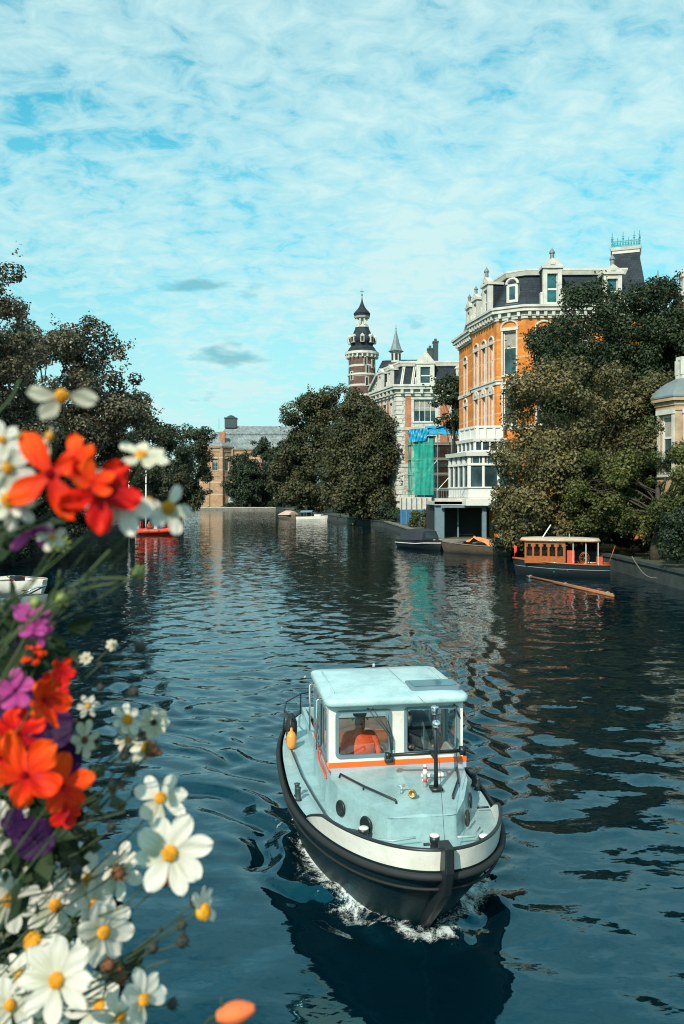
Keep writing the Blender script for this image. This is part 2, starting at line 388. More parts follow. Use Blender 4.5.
def quay(pts, label, cap='quay', wall='quay', h=GH+.12, th=.45):
    root = empty('quay_wall', (pts[0][0], pts[0][1], 0), 0, label, 'quay wall')
    w = MB(); c = MB()
    # offset line towards land (left of travel direction is water when th>0)
    def off(p, q, r_, d):
        t1 = (V2(q)-V2(p)).normalized() if p is not None else None; t2 = (V2(r_)-V2(q)).normalized() if r_ is not None else None
        t = ((t1 or t2)+(t2 or t1)).normalized(); n = Vector((t.y, -t.x)); return V2(q) + n*d
    P = [None]+pts+[None]; wa = []; wb = []; ca = []
    for i in range(1, len(P)-1):
        wa.append(off(P[i-1], P[i], P[i+1], -.06)); wb.append(off(P[i-1], P[i], P[i+1], th)); ca.append(off(P[i-1], P[i], P[i+1], -.14))
    for i in range(len(pts)-1):
        for mb, A, z0, z1 in ((w, wa, -1.5, h-.16), (c, ca, h-.159, h)):
            a0, a1, b0, b1 = A[i], A[i+1], wb[i], wb[i+1]
            mb.add([(a0.x,a0.y,z0),(a1.x,a1.y,z0),(a1.x,a1.y,z1),(a0.x,a0.y,z1),(b0.x,b0.y,z0),(b1.x,b1.y,z0),(b1.x,b1.y,z1),(b0.x,b0.y,z1)],
                   [(0,1,2,3),(3,2,6,7),(4,7,6,5)])
    w.build('wall_face', M[wall], root); c.build('coping', M[cap], root)
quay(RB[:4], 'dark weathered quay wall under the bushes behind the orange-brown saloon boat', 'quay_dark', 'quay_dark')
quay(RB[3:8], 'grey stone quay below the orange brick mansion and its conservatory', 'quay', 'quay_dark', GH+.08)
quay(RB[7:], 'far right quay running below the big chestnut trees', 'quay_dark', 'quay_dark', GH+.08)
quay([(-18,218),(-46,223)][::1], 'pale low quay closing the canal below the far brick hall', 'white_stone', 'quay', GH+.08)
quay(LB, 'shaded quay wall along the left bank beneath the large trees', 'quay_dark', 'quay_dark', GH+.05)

# ================================================================== orange mansion
B1 = empty('brick_mansion', (16, 70, GH), 0, 'tall orange brick mansion with slate mansard roof and white dormers above the canal', 'mansion')
main = [(11.95,73.3),(13.1,67.8),(15.2,66.5),(25,66.2),(25,80),(12.6,80)]
rear = [(11.5,78.6),(12.15,73.6),(15.5,73.6),(15.5,78.6)]
EV = 19.2
w = MB()
kw = dict(nx=1, ny=2, surround='white_stone', arch=True, srw=.14)
facade(B1, w, main[0], main[1], GH, EV, [(u, z, .85, h) for u in (1.05, 2.85, 4.55) for z, h in ((14.2, 3.1), (10.3, 2.7))], **kw)
facade(B1, w, main[1], main[2], GH, EV, [(1.15, 14.5, 1.15, 3.7), (1.15, 10.4, 1.1, 2.9)], **kw)
facade(B1, w, main[2], main[3], GH, EV, [(u, z, 1.2, h) for u in (1.6, 4.4, 7.4) for z, h in ((14.5, 3.5), (10.3, 3))], **kw)
for i in (3, 4, 5): wall_holes(w, main[i], main[(i+1) % 6], GH, EV, [])
facade(B1, w, rear[0], rear[1], GH, EV-.5, [(2.4, 14.0, .9, 2.8), (2.4, 10.2, .9, 2.6)], **kw)
for i in (1, 2, 3): wall_holes(w, rear[i], rear[(i+1) % 4], GH, EV-.5, [])
w.build('wall', M['orange_brick'], B1)
c = MB()
for poly, e in ((main, EV), (rear, EV-.5)):
    ring(c, poly, .12, e-.1, e+.12); ring(c, poly, .18, e+.121, e+.45); ring(c, poly, .5, e+.451, e+.75); ring(c, poly, .62, e+.751, e+.95)
    dentils(c, poly, range(3) if poly is main else [0], .42, e+.05, e+.45, .62, .26)
c.build('cornice', M['white_stone'], B1)
s = MB()
for z in (13.75, 9.9):
    ring(s, main, .1, z, z+.28); ring(s, main, .18, z+.281, z+.38); ring(s, rear, .09, z, z+.3)
# keystones and small brackets below the string course
for u in (1.05, 2.85, 4.55): s.obox(main[0], main[1], u-.16, u+.16, .02, .22, 13.3, 13.74)
s.build('string_course', M['white_stone'], B1)
mansard(B1, main, EV+.951, 23.0, 1.35, 24.0, 4.2)
mansard(B1, rear, EV+.451, 22.6, 1.2, 22.9, 1.6)
tc = MB(); m2 = inset(main, 1.3); ring(tc, m2, .18, 23.0, 23.35, .3); ring(tc, m2, .32, 23.351, 23.5)
r2 = inset(rear, 1.15); ring(tc, r2, .15, 22.61, 22.85)
tc.build('roof_cornice', M['white_stone'], B1)
dormer(B1, main[2], main[3], 2.25, EV+.96, 1.55, 3.05, d=.15, back=1.6)
dormer(B1, main[2], main[3], 7.2, EV+.96, 1.5, 2.5, d=.15, back=1.6)
dormer(B1, main[0], main[1], 3.4, EV+.96, 1.5, 2.5, d=.15, back=1.5, pane='glass_dark')
dormer(B1, main[0], main[1], .9, EV+.96, 1.2, 1.8, d=.15, back=1.2, pane='glass_dark')
dormer(B1, rear[0], rear[1], 3.6, EV+.46, 1.2, 2.2, d=.15, back=1.2, pane='glass_dark')
# oval bull's-eye dormer on the chamfer
o = MB(); a, b = main[1], main[2]; o.obox(a, b, .75, 1.75, -.9, -.35, 20.5, 22.2); o.obox(a, b, .6, 1.9, -.95, -.25, 20.3, 20.5)
t = (V2(b)-V2(a)).normalized(); n = Vector((t.y,-t.x)); pts = []
for k in range(9):
    an = PI*k/8; q = V2(a)+t*(1.25+.5*math.cos(an))+n*(-.33); pts.append((q.x, q.y, 22.2+.45*math.sin(an)))
o.tube(pts, .12, 6); oc = o.build('dormer', M['white_stone'], B1)
o = MB(); o.obox(a, b, 1.0, 1.5, -.36, -.33, 20.9, 22.0); o.build('pane', M['glass_dark'], oc)
# conservatory
CV = [(10.6,75.0),(9.35,70.0),(10.4,65.8),(14.0,65.35),(14.6,67.0),(14.6,75.0)]
cons = MB()
ring(cons, CV, .25, 3.55, 4.1, .3); cons.prism(inset(CV, .05), 3.56, 4.09)
cons.prism(CV, 4.101, 5.05, cap=False)
ring(cons, CV, .06, 4.2, 4.32); ring(cons, CV, .10, 4.98, 5.1)
ring(cons, CV, .08, 6.85, 7.05); ring(cons, CV, .25, 7.62, 7.95, .32); cons.prism(inset(CV, .01), 7.70, 7.94)
for i in range(4):
    p0, p1 = CV[i], CV[(i+1) % 6]; Ln = (V2(p1)-V2(p0)).length; k = [4, 4, 3, 1][i]
    for j in range(k+1):
        u = min(max(j*Ln/k, .09), Ln-.09); wd = .1 if j in (0, k) or i == 2 else .055
        cons.obox(p0, p1, u-wd, u+wd, -.12, .035, 5.06, 7.65)
    for j in range(k*2):
        u = (j+.5)*Ln/(k*2); cons.obox(p0, p1, u-.025, u+.025, -.1, .015, 7.05, 7.62)
cb = cons.build('conservatory', M['white_paint'], B1)
gl = MB(); gl.prism(inset(CV, .08), 5.1, 7.6, cap=False); gl.build('glazing', M['glass_dark'], cb)
up = MB(); CU = inset(CV, .75); ring(up, CU, .05, 7.96, 8.15); ring(up, CU, .12, 8.85, 9.1, .2)
for i in range(3):
    p0, p1 = CU[i], CU[(i+1) % 6]; Ln = (V2(p1)-V2(p0)).length; k = [5, 4, 4][i]
    for j in range(k+1):
        u = min(max(j*Ln/k, .08), Ln-.08); up.obox(p0, p1, u-.06, u+.06, -.1, .035, 8.15, 8.85)
up.prism(inset(CU, .02), 8.9, 9.08)
# parapet with panels
ring(up, inset(CU, .2), .0, 9.1, 10.0); ring(up, inset(CU, .2), .12, 10.0, 10.18)
for i in range(3):
    q = inset(CU, .2); p0, p1 = q[i], q[(i+1) % 6]; Ln = (V2(p1)-V2(p0)).length; k = 3
    for j in range(k+1):
        u = min(max(j*Ln/k, .12), Ln-.12); up.obox(p0, p1, u-.12, u+.12, .02, .1, 9.11, 9.99)
ub = up.build('clerestory', M['white_paint'], cb)
g2 = MB(); g2.prism(inset(CU, .08), 8.16, 8.84, cap=False); g2.build('glazing', M['glass_dark'], ub)
# open ground floor
gf = MB()
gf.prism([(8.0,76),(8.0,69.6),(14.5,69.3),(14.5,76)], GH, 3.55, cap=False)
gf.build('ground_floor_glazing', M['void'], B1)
po = MB()
for x, y, wdt in ((11.75, 66.2, .34), (13.1, 66.0, .1), (13.9, 66.0, .16), (9.9, 68.3, .12)): po.box((x, y, (GH+3.55)/2), (wdt, wdt, 3.55-GH))
po.box((11.3, 66.3, 3.45), (6.2, .18, .18))
po.build('column', M['grey_paint'], B1)
dk = MB(); dk.box((9.4, 69.6, 3.72), (3.4, 6.4, .3)); dk.box((9.0, 66.5, 3.9), (2.6, .2, .5)); dk.build('balcony_slab', M['white_stone'], B1)
pi = MB(); pi.box((8.15, 67.0, (GH+3.56)/2), (.75, .7, 3.56-GH)); pi.build('pier', M['grey_paint'], B1)
rl = MB()
for i in range(14): rl.bar((7.85+i*.2, 66.45, 4.15), (7.85+i*.2, 66.45, 4.95), .025)
rl.bar((7.85, 66.45, 4.95), (10.45, 66.45, 4.95), .05); rl.build('railing', M['steel'], B1)

# ================================================================== cream mansion
B2 = empty('stone_mansion', (12, 116, GH), 0, 'cream and brick mansion with mansard roof and pedimented dormer behind the scaffold', 'mansion')
P2 = [(4.9,120.5),(7.7,112),(20,111.5),(20,124),(8,128)]
EV2 = 18.3
w = MB()
facade(B2, w, P2[0], P2[1], GH, EV2, [(u, z, 1.0, h) for u in (2.0, 4.4, 6.8) for z, h in ((14.4,3),(9.3,3.2),(4.2,3))], nx=1, surround='white_stone')
facade(B2, w, P2[1], P2[2], GH, EV2, [(3.9,14.6,3.1,3.1,dict(nx=4,srw=.35)),(3.9,9.4,3.0,3.2,dict(nx=3,srw=.3)),(3.9,4.4,2.6,3.2,dict(nx=3)),(8.4,14.6,1.6,2.8),(8.4,9.4,1.6,2.8),(.6,5.5,.5,1.6)], nx=2, surround='white_stone')
for i in (2,3,4): wall_holes(w, P2[i], P2[(i+1) % 5], GH, EV2, [])
w.build('wall', M['cream_stone'], B2)
bp = MB()
bp.obox(P2[1], P2[2], 1.15, 1.95, -.02, .05, 8.2, EV2-.15); bp.obox(P2[1], P2[2], 6.0, 7.25, -.02, .05, 4.2, EV2-.6); bp.obox(P2[1], P2[2], 9.6, 12, -.02, .05, 4.2, EV2-.6)
for u in (.9, 3.2, 5.6): bp.obox(P2[0], P2[1], u-.35, u+.3, -.02, .05, 4, EV2-.3)
bp.build('brick_panel', M['red_brick'], B2)
q = MB()
for i in range(22):
    z = 4.5+i*.62; ww = .95 if i % 2 else .7
    q.obox(P2[1], P2[2], -.03, ww, .02, .09, z, z+.54); q.obox(P2[0], P2[1], 8.95-ww, 8.95, .02, .09, z, z+.54)
q.build('quoin', M['white_stone'], B2)
c = MB(); ring(c, P2, .15, EV2-.1, EV2+.25); ring(c, P2, .3, EV2+.251, EV2+.8); ring(c, P2, .75, EV2+.801, EV2+1.15); ring(c, P2, .9, EV2+1.151, EV2+1.45)
dentils(c, P2, (0, 1), .68, EV2+.2, EV2+.8, 1.35, .4)
for z in (13.4, 8.3): ring(c, P2, .14, z, z+.45, .22)
ring(c, P2, .3, 3.5, 4.0)
c.build('cornice', M['white_stone'], B2)
mansard(B2, P2, EV2+1.451, 22.5, 1.0, 22.9, 2.5)
tc = MB(); ring(tc, inset(P2, .98), .22, 22.5, 22.95, .35); ring(tc, inset(P2, .98), .4, 22.951, 23.2); tc.build('roof_cornice', M['white_stone'], B2)
ribs = MB(); a, b = P2[1], P2[2]
for u, du in ((.5,0),(2.0,0)):
    for sgn in (0, .22):
        t = (V2(b)-V2(a)).normalized(); n = Vector((t.y,-t.x))
        p = V2(a)+t*(u+sgn)+n*.05; e = V2(a)+t*(u+.45+sgn)-n*.92
        ribs.bar((p.x,p.y,EV2+1.4),(e.x,e.y,22.5),.16)
ribs.build('roof_rib', M['white_stone'], B2)
dormer(B2, P2[1], P2[2], 3.95, EV2+1.46, 2.5, 2.9, d=.2, back=1.4, finial=False, nx=2, pane='glass_dark', pedh=1.6)
dormer(B2, P2[1], P2[2], 9.0, EV2+1.46, 1.6, 2.2, d=.2, back=1.4, finial=False, pane='glass_dark')
dormer(B2, P2[0], P2[1], 6.4, EV2+1.46, 1.5, 2.4, d=.2, back=1.2, finial=False, pane='glass_dark')
dormer(B2, P2[0], P2[1], 2.6, EV2+1.46, 1.5, 2.4, d=.2, back=1.2, finial=False, pane='glass_dark')
for x, h in ((X(430,115), 2.6), (X(435.5,115), 3.6)):
    ch = MB(); ch.box((x, 115, 22.6+h/2), (.7, .8, h)); ch.box((x, 115, 22.7+h), (.85, .95, .25)); ch.box((x, 115, 23.0+h), (.35, .35, .4)); ch.build('chimney', M['dark_trim'], B2)
# ================================================================== rear wing with small spire
B6 = empty('terrace_house', (9, 140, GH), 0, 'pale terrace house with small pointed green spire behind the cream mansion', 'house')
P6 = [(5.4,152),(6.0,132),(16,131.5),(16,152)]
w = MB()
facade(B6, w, P6[0], P6[1], GH, 24, [(u, z, 1.1, 2.4) for u in (3, 6.5, 10, 13.5, 17) for z in (20.6, 16.4, 12)], surround='white_stone')
facade(B6, w, P6[1], P6[2], GH, 24, [(u, 20.6, 1.1, 2.4) for u in (1.3, 3.4, 6)], surround='white_stone')
for i in (2, 3): wall_holes(w, P6[i], P6[(i+1) % 4], GH, 24, [])
w.build('wall', M['white_stone'], B6)
c = MB(); ring(c, P6, .4, 24, 24.5); c.build('cornice', M['white_stone'], B6)
mansard(B6, P6, 24.501, 26.6, .8, 26.9, 1.6)
tx, ty = X(396, 131), 131.0
tr = MB(); tr.lathe([(1.2,18),(1.2,25.3),(1.4,25.4),(1.4,25.9),(.9,26.0)], (tx,ty,0), 8); tu = tr.build('turret', M['dark_brick'], B6)
tr = MB(); tr.lathe([(.78,26),(.78,27.6),(1.0,27.65),(1.0,27.8)], (tx,ty,0), 6); tr.build('lantern', M['white_stone'], tu)
tr = MB()
for k in range(6):
    an = PI*k/3+PI/6; tr.box((tx+.70*math.cos(an), ty+.70*math.sin(an), 26.9), (.12,.4,1.0), rz=an)
tr.build('opening', M['void'], tu)
tr = MB(); tr.lathe([(1.3,27.82),(.95,28.1),(.62,29.0),(.3,30.3),(.07,31.4),(.02,32.3)], (tx,ty,0), 8); tr.lathe([(.02,31.5),(.12,31.6),(.02,31.75)], (tx,ty,0), 8); tr.build('spire', M['lead'], tu)
# ================================================================== banded brick tower
tz = lambda y: 4.5+(494-y)*165/800
cx, cy = X(362,165), 165
BT = empty('church_tower', (cx, cy, GH), 0, 'slender dark brick tower with pale bands and a bulbous spire above the trees', 'tower')
b = MB(); b.lathe([(3.0,GH),(2.85,20),(2.75,tz(358))], (cx,cy,0), 20); b.build('shaft', M['dark_brick'], BT)
b = MB(); b.lathe([(2.8,tz(359)),(3.0,tz(357)),(3.5,tz(355.5)),(3.5,tz(353)),(3.3,tz(352.8))], (cx,cy,0), 20)
b.lathe([(2.85,tz(377)),(3.0,tz(376.5)),(3.0,tz(375)),(2.85,tz(374.5))], (cx,cy,0), 20)
for k in range(20):
    an = 2*PI*k/20; b.box((cx+3.15*math.cos(an), cy+3.15*math.sin(an), tz(357)), (.5,.3,.7), rz=an)
b.build('gallery', M['white_stone'], BT)
b = MB(); b.lathe([(3.35,tz(353)),(2.95,tz(351)),(2.6,tz(348)),(2.35,tz(346.9))], (cx,cy,0), 20)
b.lathe([(2.35,tz(347)),(2.45,tz(345)),(2.85,tz(342)),(2.9,tz(340)),(2.6,tz(338.5)),(2.2,tz(336)),(1.9,tz(333)),(1.6,tz(330)),(1.35,tz(327.5))], (cx,cy,0), 8, a0=PI/8)
b.build('bulb_roof', M['slate'], BT)
for an in (-PI/2, -PI/2-PI/4*2, 0, -PI/4, -3*PI/4):
    Mx = Matrix.Rotation(an, 3, 'Z'); ce = Vector((cx,cy,0)) + Mx @ Vector((2.45,0,0))
    d_ = MB(); d_.box(ce+Vector((0,0,tz(341))), (.9,.8,1.3), rz=an); d_.add([ce+Mx@Vector((.45,-.5,tz(338))), ce+Mx@Vector((.45,.5,tz(338))), ce+Mx@Vector((.45,0,tz(335.4))), ce+Mx@Vector((-.9,-.5,tz(338))), ce+Mx@Vector((-.9,.5,tz(338))), ce+Mx@Vector((-.9,0,tz(335.4)))], [(0,1,2),(3,5,4),(0,2,5,3),(1,4,5,2),(0,3,4,1)])
    dd = d_.build('dormer', M['white_stone'], BT)
    d_ = MB(); d_.box(ce+Mx@Vector((.47,0,0))+Vector((0,0,tz(341))), (.06,.5,1.0), rz=an); d_.build('opening', M['void'], dd)
b = MB(); b.lathe([(1.55,tz(328)),(1.55,tz(326.5)),(1.1,tz(326.4)),(1.1,tz(325)),(.6,tz(324.9)),(.6,tz(318.5)),(1.55,tz(318.4)),(1.75,tz(316.8)),(1.5,tz(316.5))], (cx,cy,0), 8, a0=PI/8)
for k in range(8):
    an = 2*PI*k/8+PI/8; b.bar((cx+1.15*math.cos(an), cy+1.15*math.sin(an), tz(325.2)), (cx+1.15*math.cos(an), cy+1.15*math.sin(an), tz(318.3)), .26)
b.build('lantern', M['white_stone'], BT)
b = MB(); b.lathe([(1.6,tz(316.7)),(1.62,tz(315.5)),(1.75,tz(314)),(1.5,tz(312)),(1.0,tz(309.5)),(.62,tz(307)),(.35,tz(304)),(.16,tz(301)),(.06,tz(297)),(.03,tz(289))], (cx,cy,0), 10)
b.lathe([(.02,tz(296)),(.22,tz(295)),(.02,tz(294))], (cx,cy,0), 8); b.bar((cx-.35,cy,tz(291.5)),(cx+.35,cy,tz(291.5)),.08)
b.build('spire', M['slate'], BT)
for an, zz in ((-1.2, 371), (-1.25, 383), (-2.4, 377), (-.7, 365), (-1.35, 363)):
    b = MB(); r_ = 2.83; b.box((cx+r_*math.cos(an), cy+r_*math.sin(an), tz(zz)), (.14,.75,1.9), rz=an); f_ = b.build('window', M['white_stone'], BT)
    b = MB(); b.box((cx+(r_+.06)*math.cos(an), cy+(r_+.06)*math.sin(an), tz(zz)), (.06,.45,1.6), rz=an); b.build('pane', M['void'], f_)
# ================================================================== far brick hall
B4 = empty('brick_hall', (-30, 240, GH), 0, 'buff brick hall with octagonal end and pale slate roof closing the canal', 'hall')
oc = [(-37.2+5.0*math.cos(2*PI*k/8+PI/8), 239+5.0*math.sin(2*PI*k/8+PI/8)) for k in range(8)]
body = [(-37,251),(-37,237.5),(-10,237),(-10,251)]
w = MB()
for i in range(8):
    p0, p1 = oc[i], oc[(i+1) % 8]
    if i in (4,5,6,3):
        facade(B4, w, p0, p1, GH, 18.2, [(1.9, 11.3, 1.6, 3.5, dict(surround='buff_brick', arch=True))], nx=2, ny=3, depth=.4, frame='white_stone')
    else: wall_holes(w, p0, p1, GH, 18.2, [])
facade(B4, w, body[1], body[2], GH, 17.4, [(u, z, 1.5, 3) for u in (5, 8, 11, 14, 17, 20) for z in (11.8, 5.5)], nx=2, ny=3, frame='white_stone', surround='buff_brick')
for i in (0, 2, 3): wall_holes(w, body[i], body[(i+1) % 4], GH, 17.4, [])
w.build('wall', M['buff_brick'], B4)
c = MB(); ring(c, oc, .15, 9.6, 10.1); ring(c, oc, .35, 18.0, 18.5, .5); ring(c, body, .3, 17.4, 17.9, .5); ring(c, oc, .2, 16.9, 17.2)
for i in range(8):
    p = oc[i]; c.box((p[0]*1.0, p[1], 9.4), (.7,.7,17))
c.build('cornice', M['buff_brick'], B4)
r_ = MB(); a = inset(oc, -.5)
r_.loft([[(p[0],p[1],18.5) for p in a], [(-37.2+.12*(p[0]+37.2), 239+.12*(p[1]-239), 23) for p in a]], cap1=True)
r_.loft([[(-37.4,251.5,17.9),(-37.4,237,17.9),(-9.5,236.5,17.9),(-9.5,251.5,17.9)], [(-35.6,247.5,22.3),(-35.6,240,22.3),(-10.5,240,22.3),(-10.5,247.5,22.3)]])
r_.loft([[(-35.9,247.8,22.31),(-35.9,239.7,22.31),(-10.3,239.7,22.31),(-10.3,247.8,22.31)], [(-35.9,247.8,22.7),(-35.9,239.7,22.7),(-10.3,239.7,22.7),(-10.3,247.8,22.7)], [(-35.2,244.4,25.1),(-35.2,243,25.1),(-11,243,25.1),(-11,244.4,25.1)]], cap1=True)
rf = r_.build('roof', M['slate_light'], B4)
lt = MB(); xx = X(231,243); lt.box((xx,243,25.9),(3.4,3.4,2.8)); lt.box((xx,243,27.45),(3.8,3.8,.3)); lt.lathe([(1.6,27.6),(.9,28.2),(.02,28.5)],(xx,243,0),8); lt.build('lantern', M['dark_trim'], rf)
ch = MB(); ch.box((X(222.5,236),236.5,20.4),(1.4,1.4,5)); ch.build('chimney', M['red_brick'], B4)
ci = MB(); ci.lathe([(.06,24),(.03,27.5)],(X(219,240),240,0),6); ci.build('finial', M['dark_trim'], B4)
# outdoor stair of the hall
ST = empty('outdoor_staircase', (X(238,226), 226, GH), 0, 'pale outdoor staircase slanting down beside the far brick hall', 'staircase')
st = MB(); xa, xb = X(228,226), X(249,226)
for i in range(12):
    f0 = i/12; x0 = xa+(xb-xa)*f0; st.box((x0+.25, 226, 5.2-4.4*f0), (.55,1.6,.12)); 
st.build('tread', M['white_stone'], ST)
st = MB()
for yy in (225.15, 226.85): st.bar((xa,yy,5.0),(xb,yy,.6),.12,.4); st.bar((xa,yy,6.0),(xb,yy,1.6),.08)
st.build('stringer', M['white_stone'], ST)
st = MB(); st.box((X(236,227.6),228,2.4),(4.2,1.2,3.2)); st.build('plinth', M['white_stone'], ST)
# ================================================================== right edge villa
B3 = empty('villa', (22, 48, GH), 0, 'tan brick villa with grey bay roof and stone balustrade at the right edge', 'villa')
P3 = [(21.4,54),(18.25,46.4),(18.7,44.9),(30,44.2),(30,54)]
w = MB()
facade(B3, w, P3[0], P3[1], GH, 9.7, [(2.2,5.6,1.1,2.7),(5.6,5.6,1.1,2.7)], surround='white_stone', nx=1)
wall_holes(w, P3[1], P3[2], GH, 9.7, [(.3,1.35,5.6,9.0)]); add_window(B3, P3[1], P3[2], (.3,1.35,5.6,9.0), nx=1, surround='white_stone', fw=.14)
facade(B3, w, P3[2], P3[3], GH, 9.7, [(1.6,4.6,2.0,4.4),(5.0,4.6,2.0,4.4)], surround='white_stone', nx=2, fw=.14, depth=.4)
for i in (3,4): wall_holes(w, P3[i], P3[(i+1) % 5], GH, 9.7, [])
w.build('wall', M['tan_brick'], B3)
c = MB(); ring(c, P3, .1, 3.3, 3.7, .2); ring(c, P3, .05, 9.2, 9.5); ring(c, P3, .12, 9.51, 9.75); ring(c, P3, .3, 9.751, 9.95); c.build('cornice', M['tan_brick'], B3)
r_ = MB(); r_.loft([[(p[0],p[1],z) for p in inset(P3, d)] for d, z in ((-.34,9.95),(-.34,10.05),(-.05,10.45),(.45,10.85),(1.0,11.15),(1.2,11.2))], cap1=True); r_.build('roof', M['lead'], B3)
bl = MB(); q = inset(P3, 1.15); ring(bl, q, .10, 11.1, 11.35); ring(bl, q, .12, 12.2, 12.4)
for i in (0,1,2):
    p0, p1 = q[i], q[(i+1) % 5]; Ln = (V2(p1)-V2(p0)).length; k = max(2, int(Ln/.32))
    for j in range(k+1):
        u = j*Ln/k; pp = V2(p0)+(V2(p1)-V2(p0)).normalized()*u
        if j % 6 == 0: bl.box((pp.x,pp.y,11.78),(.26,.26,.84), rz=math.atan2(p1[1]-p0[1],p1[0]-p0[0]))
        else: bl.lathe([(.06,11.35),(.1,11.5),(.05,11.75),(.1,12.0),(.06,12.2)],(pp.x,pp.y,0),6)
bl.build('balustrade', M['white_stone'], B3)
up = MB(); up.prism([(22.6,53),(20.6,47.5),(30,47.2),(30,53)], 11.0, 11.9); up.build('upper_storey', M['tan_brick'], B3)
# ================================================================== house with crested tower roof
B5 = empty('townhouse', (27, 80, GH), 0, 'townhouse with steep dark tower roof and green iron cresting behind the trees', 'townhouse')
_c5 = Vector((27.75,78.2)); _m5 = Matrix.Rotation(-math.atan2(27.75,78.2),2)
def sq5(h): return [tuple(_c5+_m5@Vector(v)) for v in ((-h,h),(-h,-h),(h,-h),(h,h))]
P5 = sq5(1.65); PB = [(20.2,90),(20.2,78),(38,78),(38,90)]
w = MB(); w.prism(P5, GH, 23.4, cap=False); w.prism(PB, GH, 19.5); w.build('wall', M['red_brick'], B5)
c = MB(); ring(c, P5, .2, 23.4, 23.8); c.build('cornice', M['white_stone'], B5); c = MB(); q5=sq5(1.22); ring(c, q5, .04, 27.7, 28.0); ring(c, q5, .12, 28.001, 28.3,.2); c.prism(q5,28.0,28.29); c.build('roof_cornice', M['white_stone'], B5)
r_ = MB()
r_.loft([[(p[0],p[1],z) for p in inset(P5, d)] for d, z in ((-.12,23.8),(.02,25.0),(.2,26.1),(.34,26.9),(.43,27.7))], cap1=True); r_.prism(inset(PB,.8),19.51,22.2); r_.build('roof', M['slate'], B5)
cr = MB(); q = sq5(1.25); dzc = .35
for i in range(4):
    p0, p1 = q[i], q[(i+1) % 4]; Ln = (V2(p1)-V2(p0)).length; k = int(Ln/.24); t = (V2(p1)-V2(p0)).normalized()
    cr.obox(p0, p1, 0, Ln, -.03, .03, 28.3, 28.42); cr.obox(p0, p1, 0, Ln, -.03, .03, 28.85, 28.92)
    for j in range(k+1):
        pp = V2(p0)+t*(j*Ln/k); h = 1.25 if j % 4 == 0 else (.75 if j % 2 == 0 else .5)
        cr.tube([(pp.x,pp.y,28.3),(pp.x,pp.y,28.4+h*1.1)],[.06,.025],5); 
        if j % 4 == 0: cr.box((pp.x,pp.y,29.3),(.25,.05,.05)); cr.lathe([(.01,29.0),(.12,29.1),(.01,29.2)],(pp.x,pp.y,0),6)
        if j < k:
            ring_pts = [(pp.x+t.x*(.12+.1*math.cos(a_)), pp.y+t.y*(.12+.1*math.cos(a_)), 28.62+.13*math.sin(a_)) for a_ in [2*PI*s_/8 for s_ in range(9)]]
            cr.tube(ring_pts, .03, 4)
cr.build('cresting', M['verdigris'], B5)
sp = MB(); sx = X(660,76); sp.lathe([(.5,19),(.5,23.2),(.62,23.3),(.42,23.8),(.2,24.8),(.03,25.9)], (sx,76.5,0), 8); sp.build('turret', M['lead'], B5)
# ================================================================== tall house at the right edge
B8 = empty('tall_house', (31, 66, GH), 0, 'tall pale house with ornate roof gable at the upper right edge', 'house')
P8 = [(29.6,71),(26.7,62.5),(36,62),(36,71)]
w = MB(); facade(B8, w, P8[0], P8[1], GH, 19.5, [(u,15,1.2,3) for u in (2,5.5)], surround='white_stone'); facade(B8, w, P8[1], P8[2], GH, 19.5, [(u,15,1.2,3) for u in (2,5,8)], surround='white_stone')
for i in (2,3): wall_holes(w, P8[i], P8[(i+1) % 4], GH, 19.5, [])
w.build('wall', M['tan_brick'], B8)
c = MB(); ring(c, P8, .2, 19.5, 19.9); ring(c, P8, .5, 19.901, 20.3,.6); q = inset(P8,.0); c.prism(P8, 20.3, 20.5)
c.box((27.1,63.0,21.0),(.8,.8,1.0)); c.box((27.1,63.0,21.6),(1.1,1.1,.2)); c.lathe([(.3,21.7),(.45,22),(.2,22.3),(.02,22.6)],(27.1,63,0),8)
ring(c, inset(P8,.2), .1, 20.9, 21.1)
for i in range(8): c.lathe([(.07,20.5),(.12,20.65),(.06,20.9)],(27.2+i*.45,62.7,0),6)
c.build('cornice', M['white_stone'], B8)

# ================================================================== scaffold and site
SF = empty('scaffold', (X(424,106), 107, GH), 0, 'tube scaffold wrapped in green netting with a blue tarpaulin roof before the cream mansion', 'scaffold')
x0, x1 = X(411,106), X(437,106); 
t = MB()
for yy in (105.5, 109.5):
    for x in (x0, x0+1.7, x1, x1+1.9, x1+3.6): t.tube([(x,yy,GH),(x,yy,13.0)], .05, 6)
    for z in (3.0, 5.0, 7.0, 9.0, 11.0, 12.6): t.tube([(x0-.4,yy,z),(x1+3.9,yy,z)], .045, 6)
t.tube([(x0,105.45,5),(x1,105.45,9)],.04,6); t.tube([(x1,105.45,5),(x1+3.6,105.45,9)],.04,6)
for x in (x0, x0+1.7, x1, x1+3.6):
    for z in (5,7,9,11): t.tube([(x,105.5,z),(x,109.5,z)],.04,6)
t.build('tube_frame', M['steel'], SF)
t = MB()
for z in (4.9, 6.9, 8.9, 10.9): t.box(((x0+x1)/2+1.5,107.5,z+.12),(x1-x0+3.4,3.6,.06)); t.box(((x0+x1)/2+1.7,105.6,z+.32),(x1-x0+3,.04,.2))
t.build('platform', M['wood_grey'], SF)
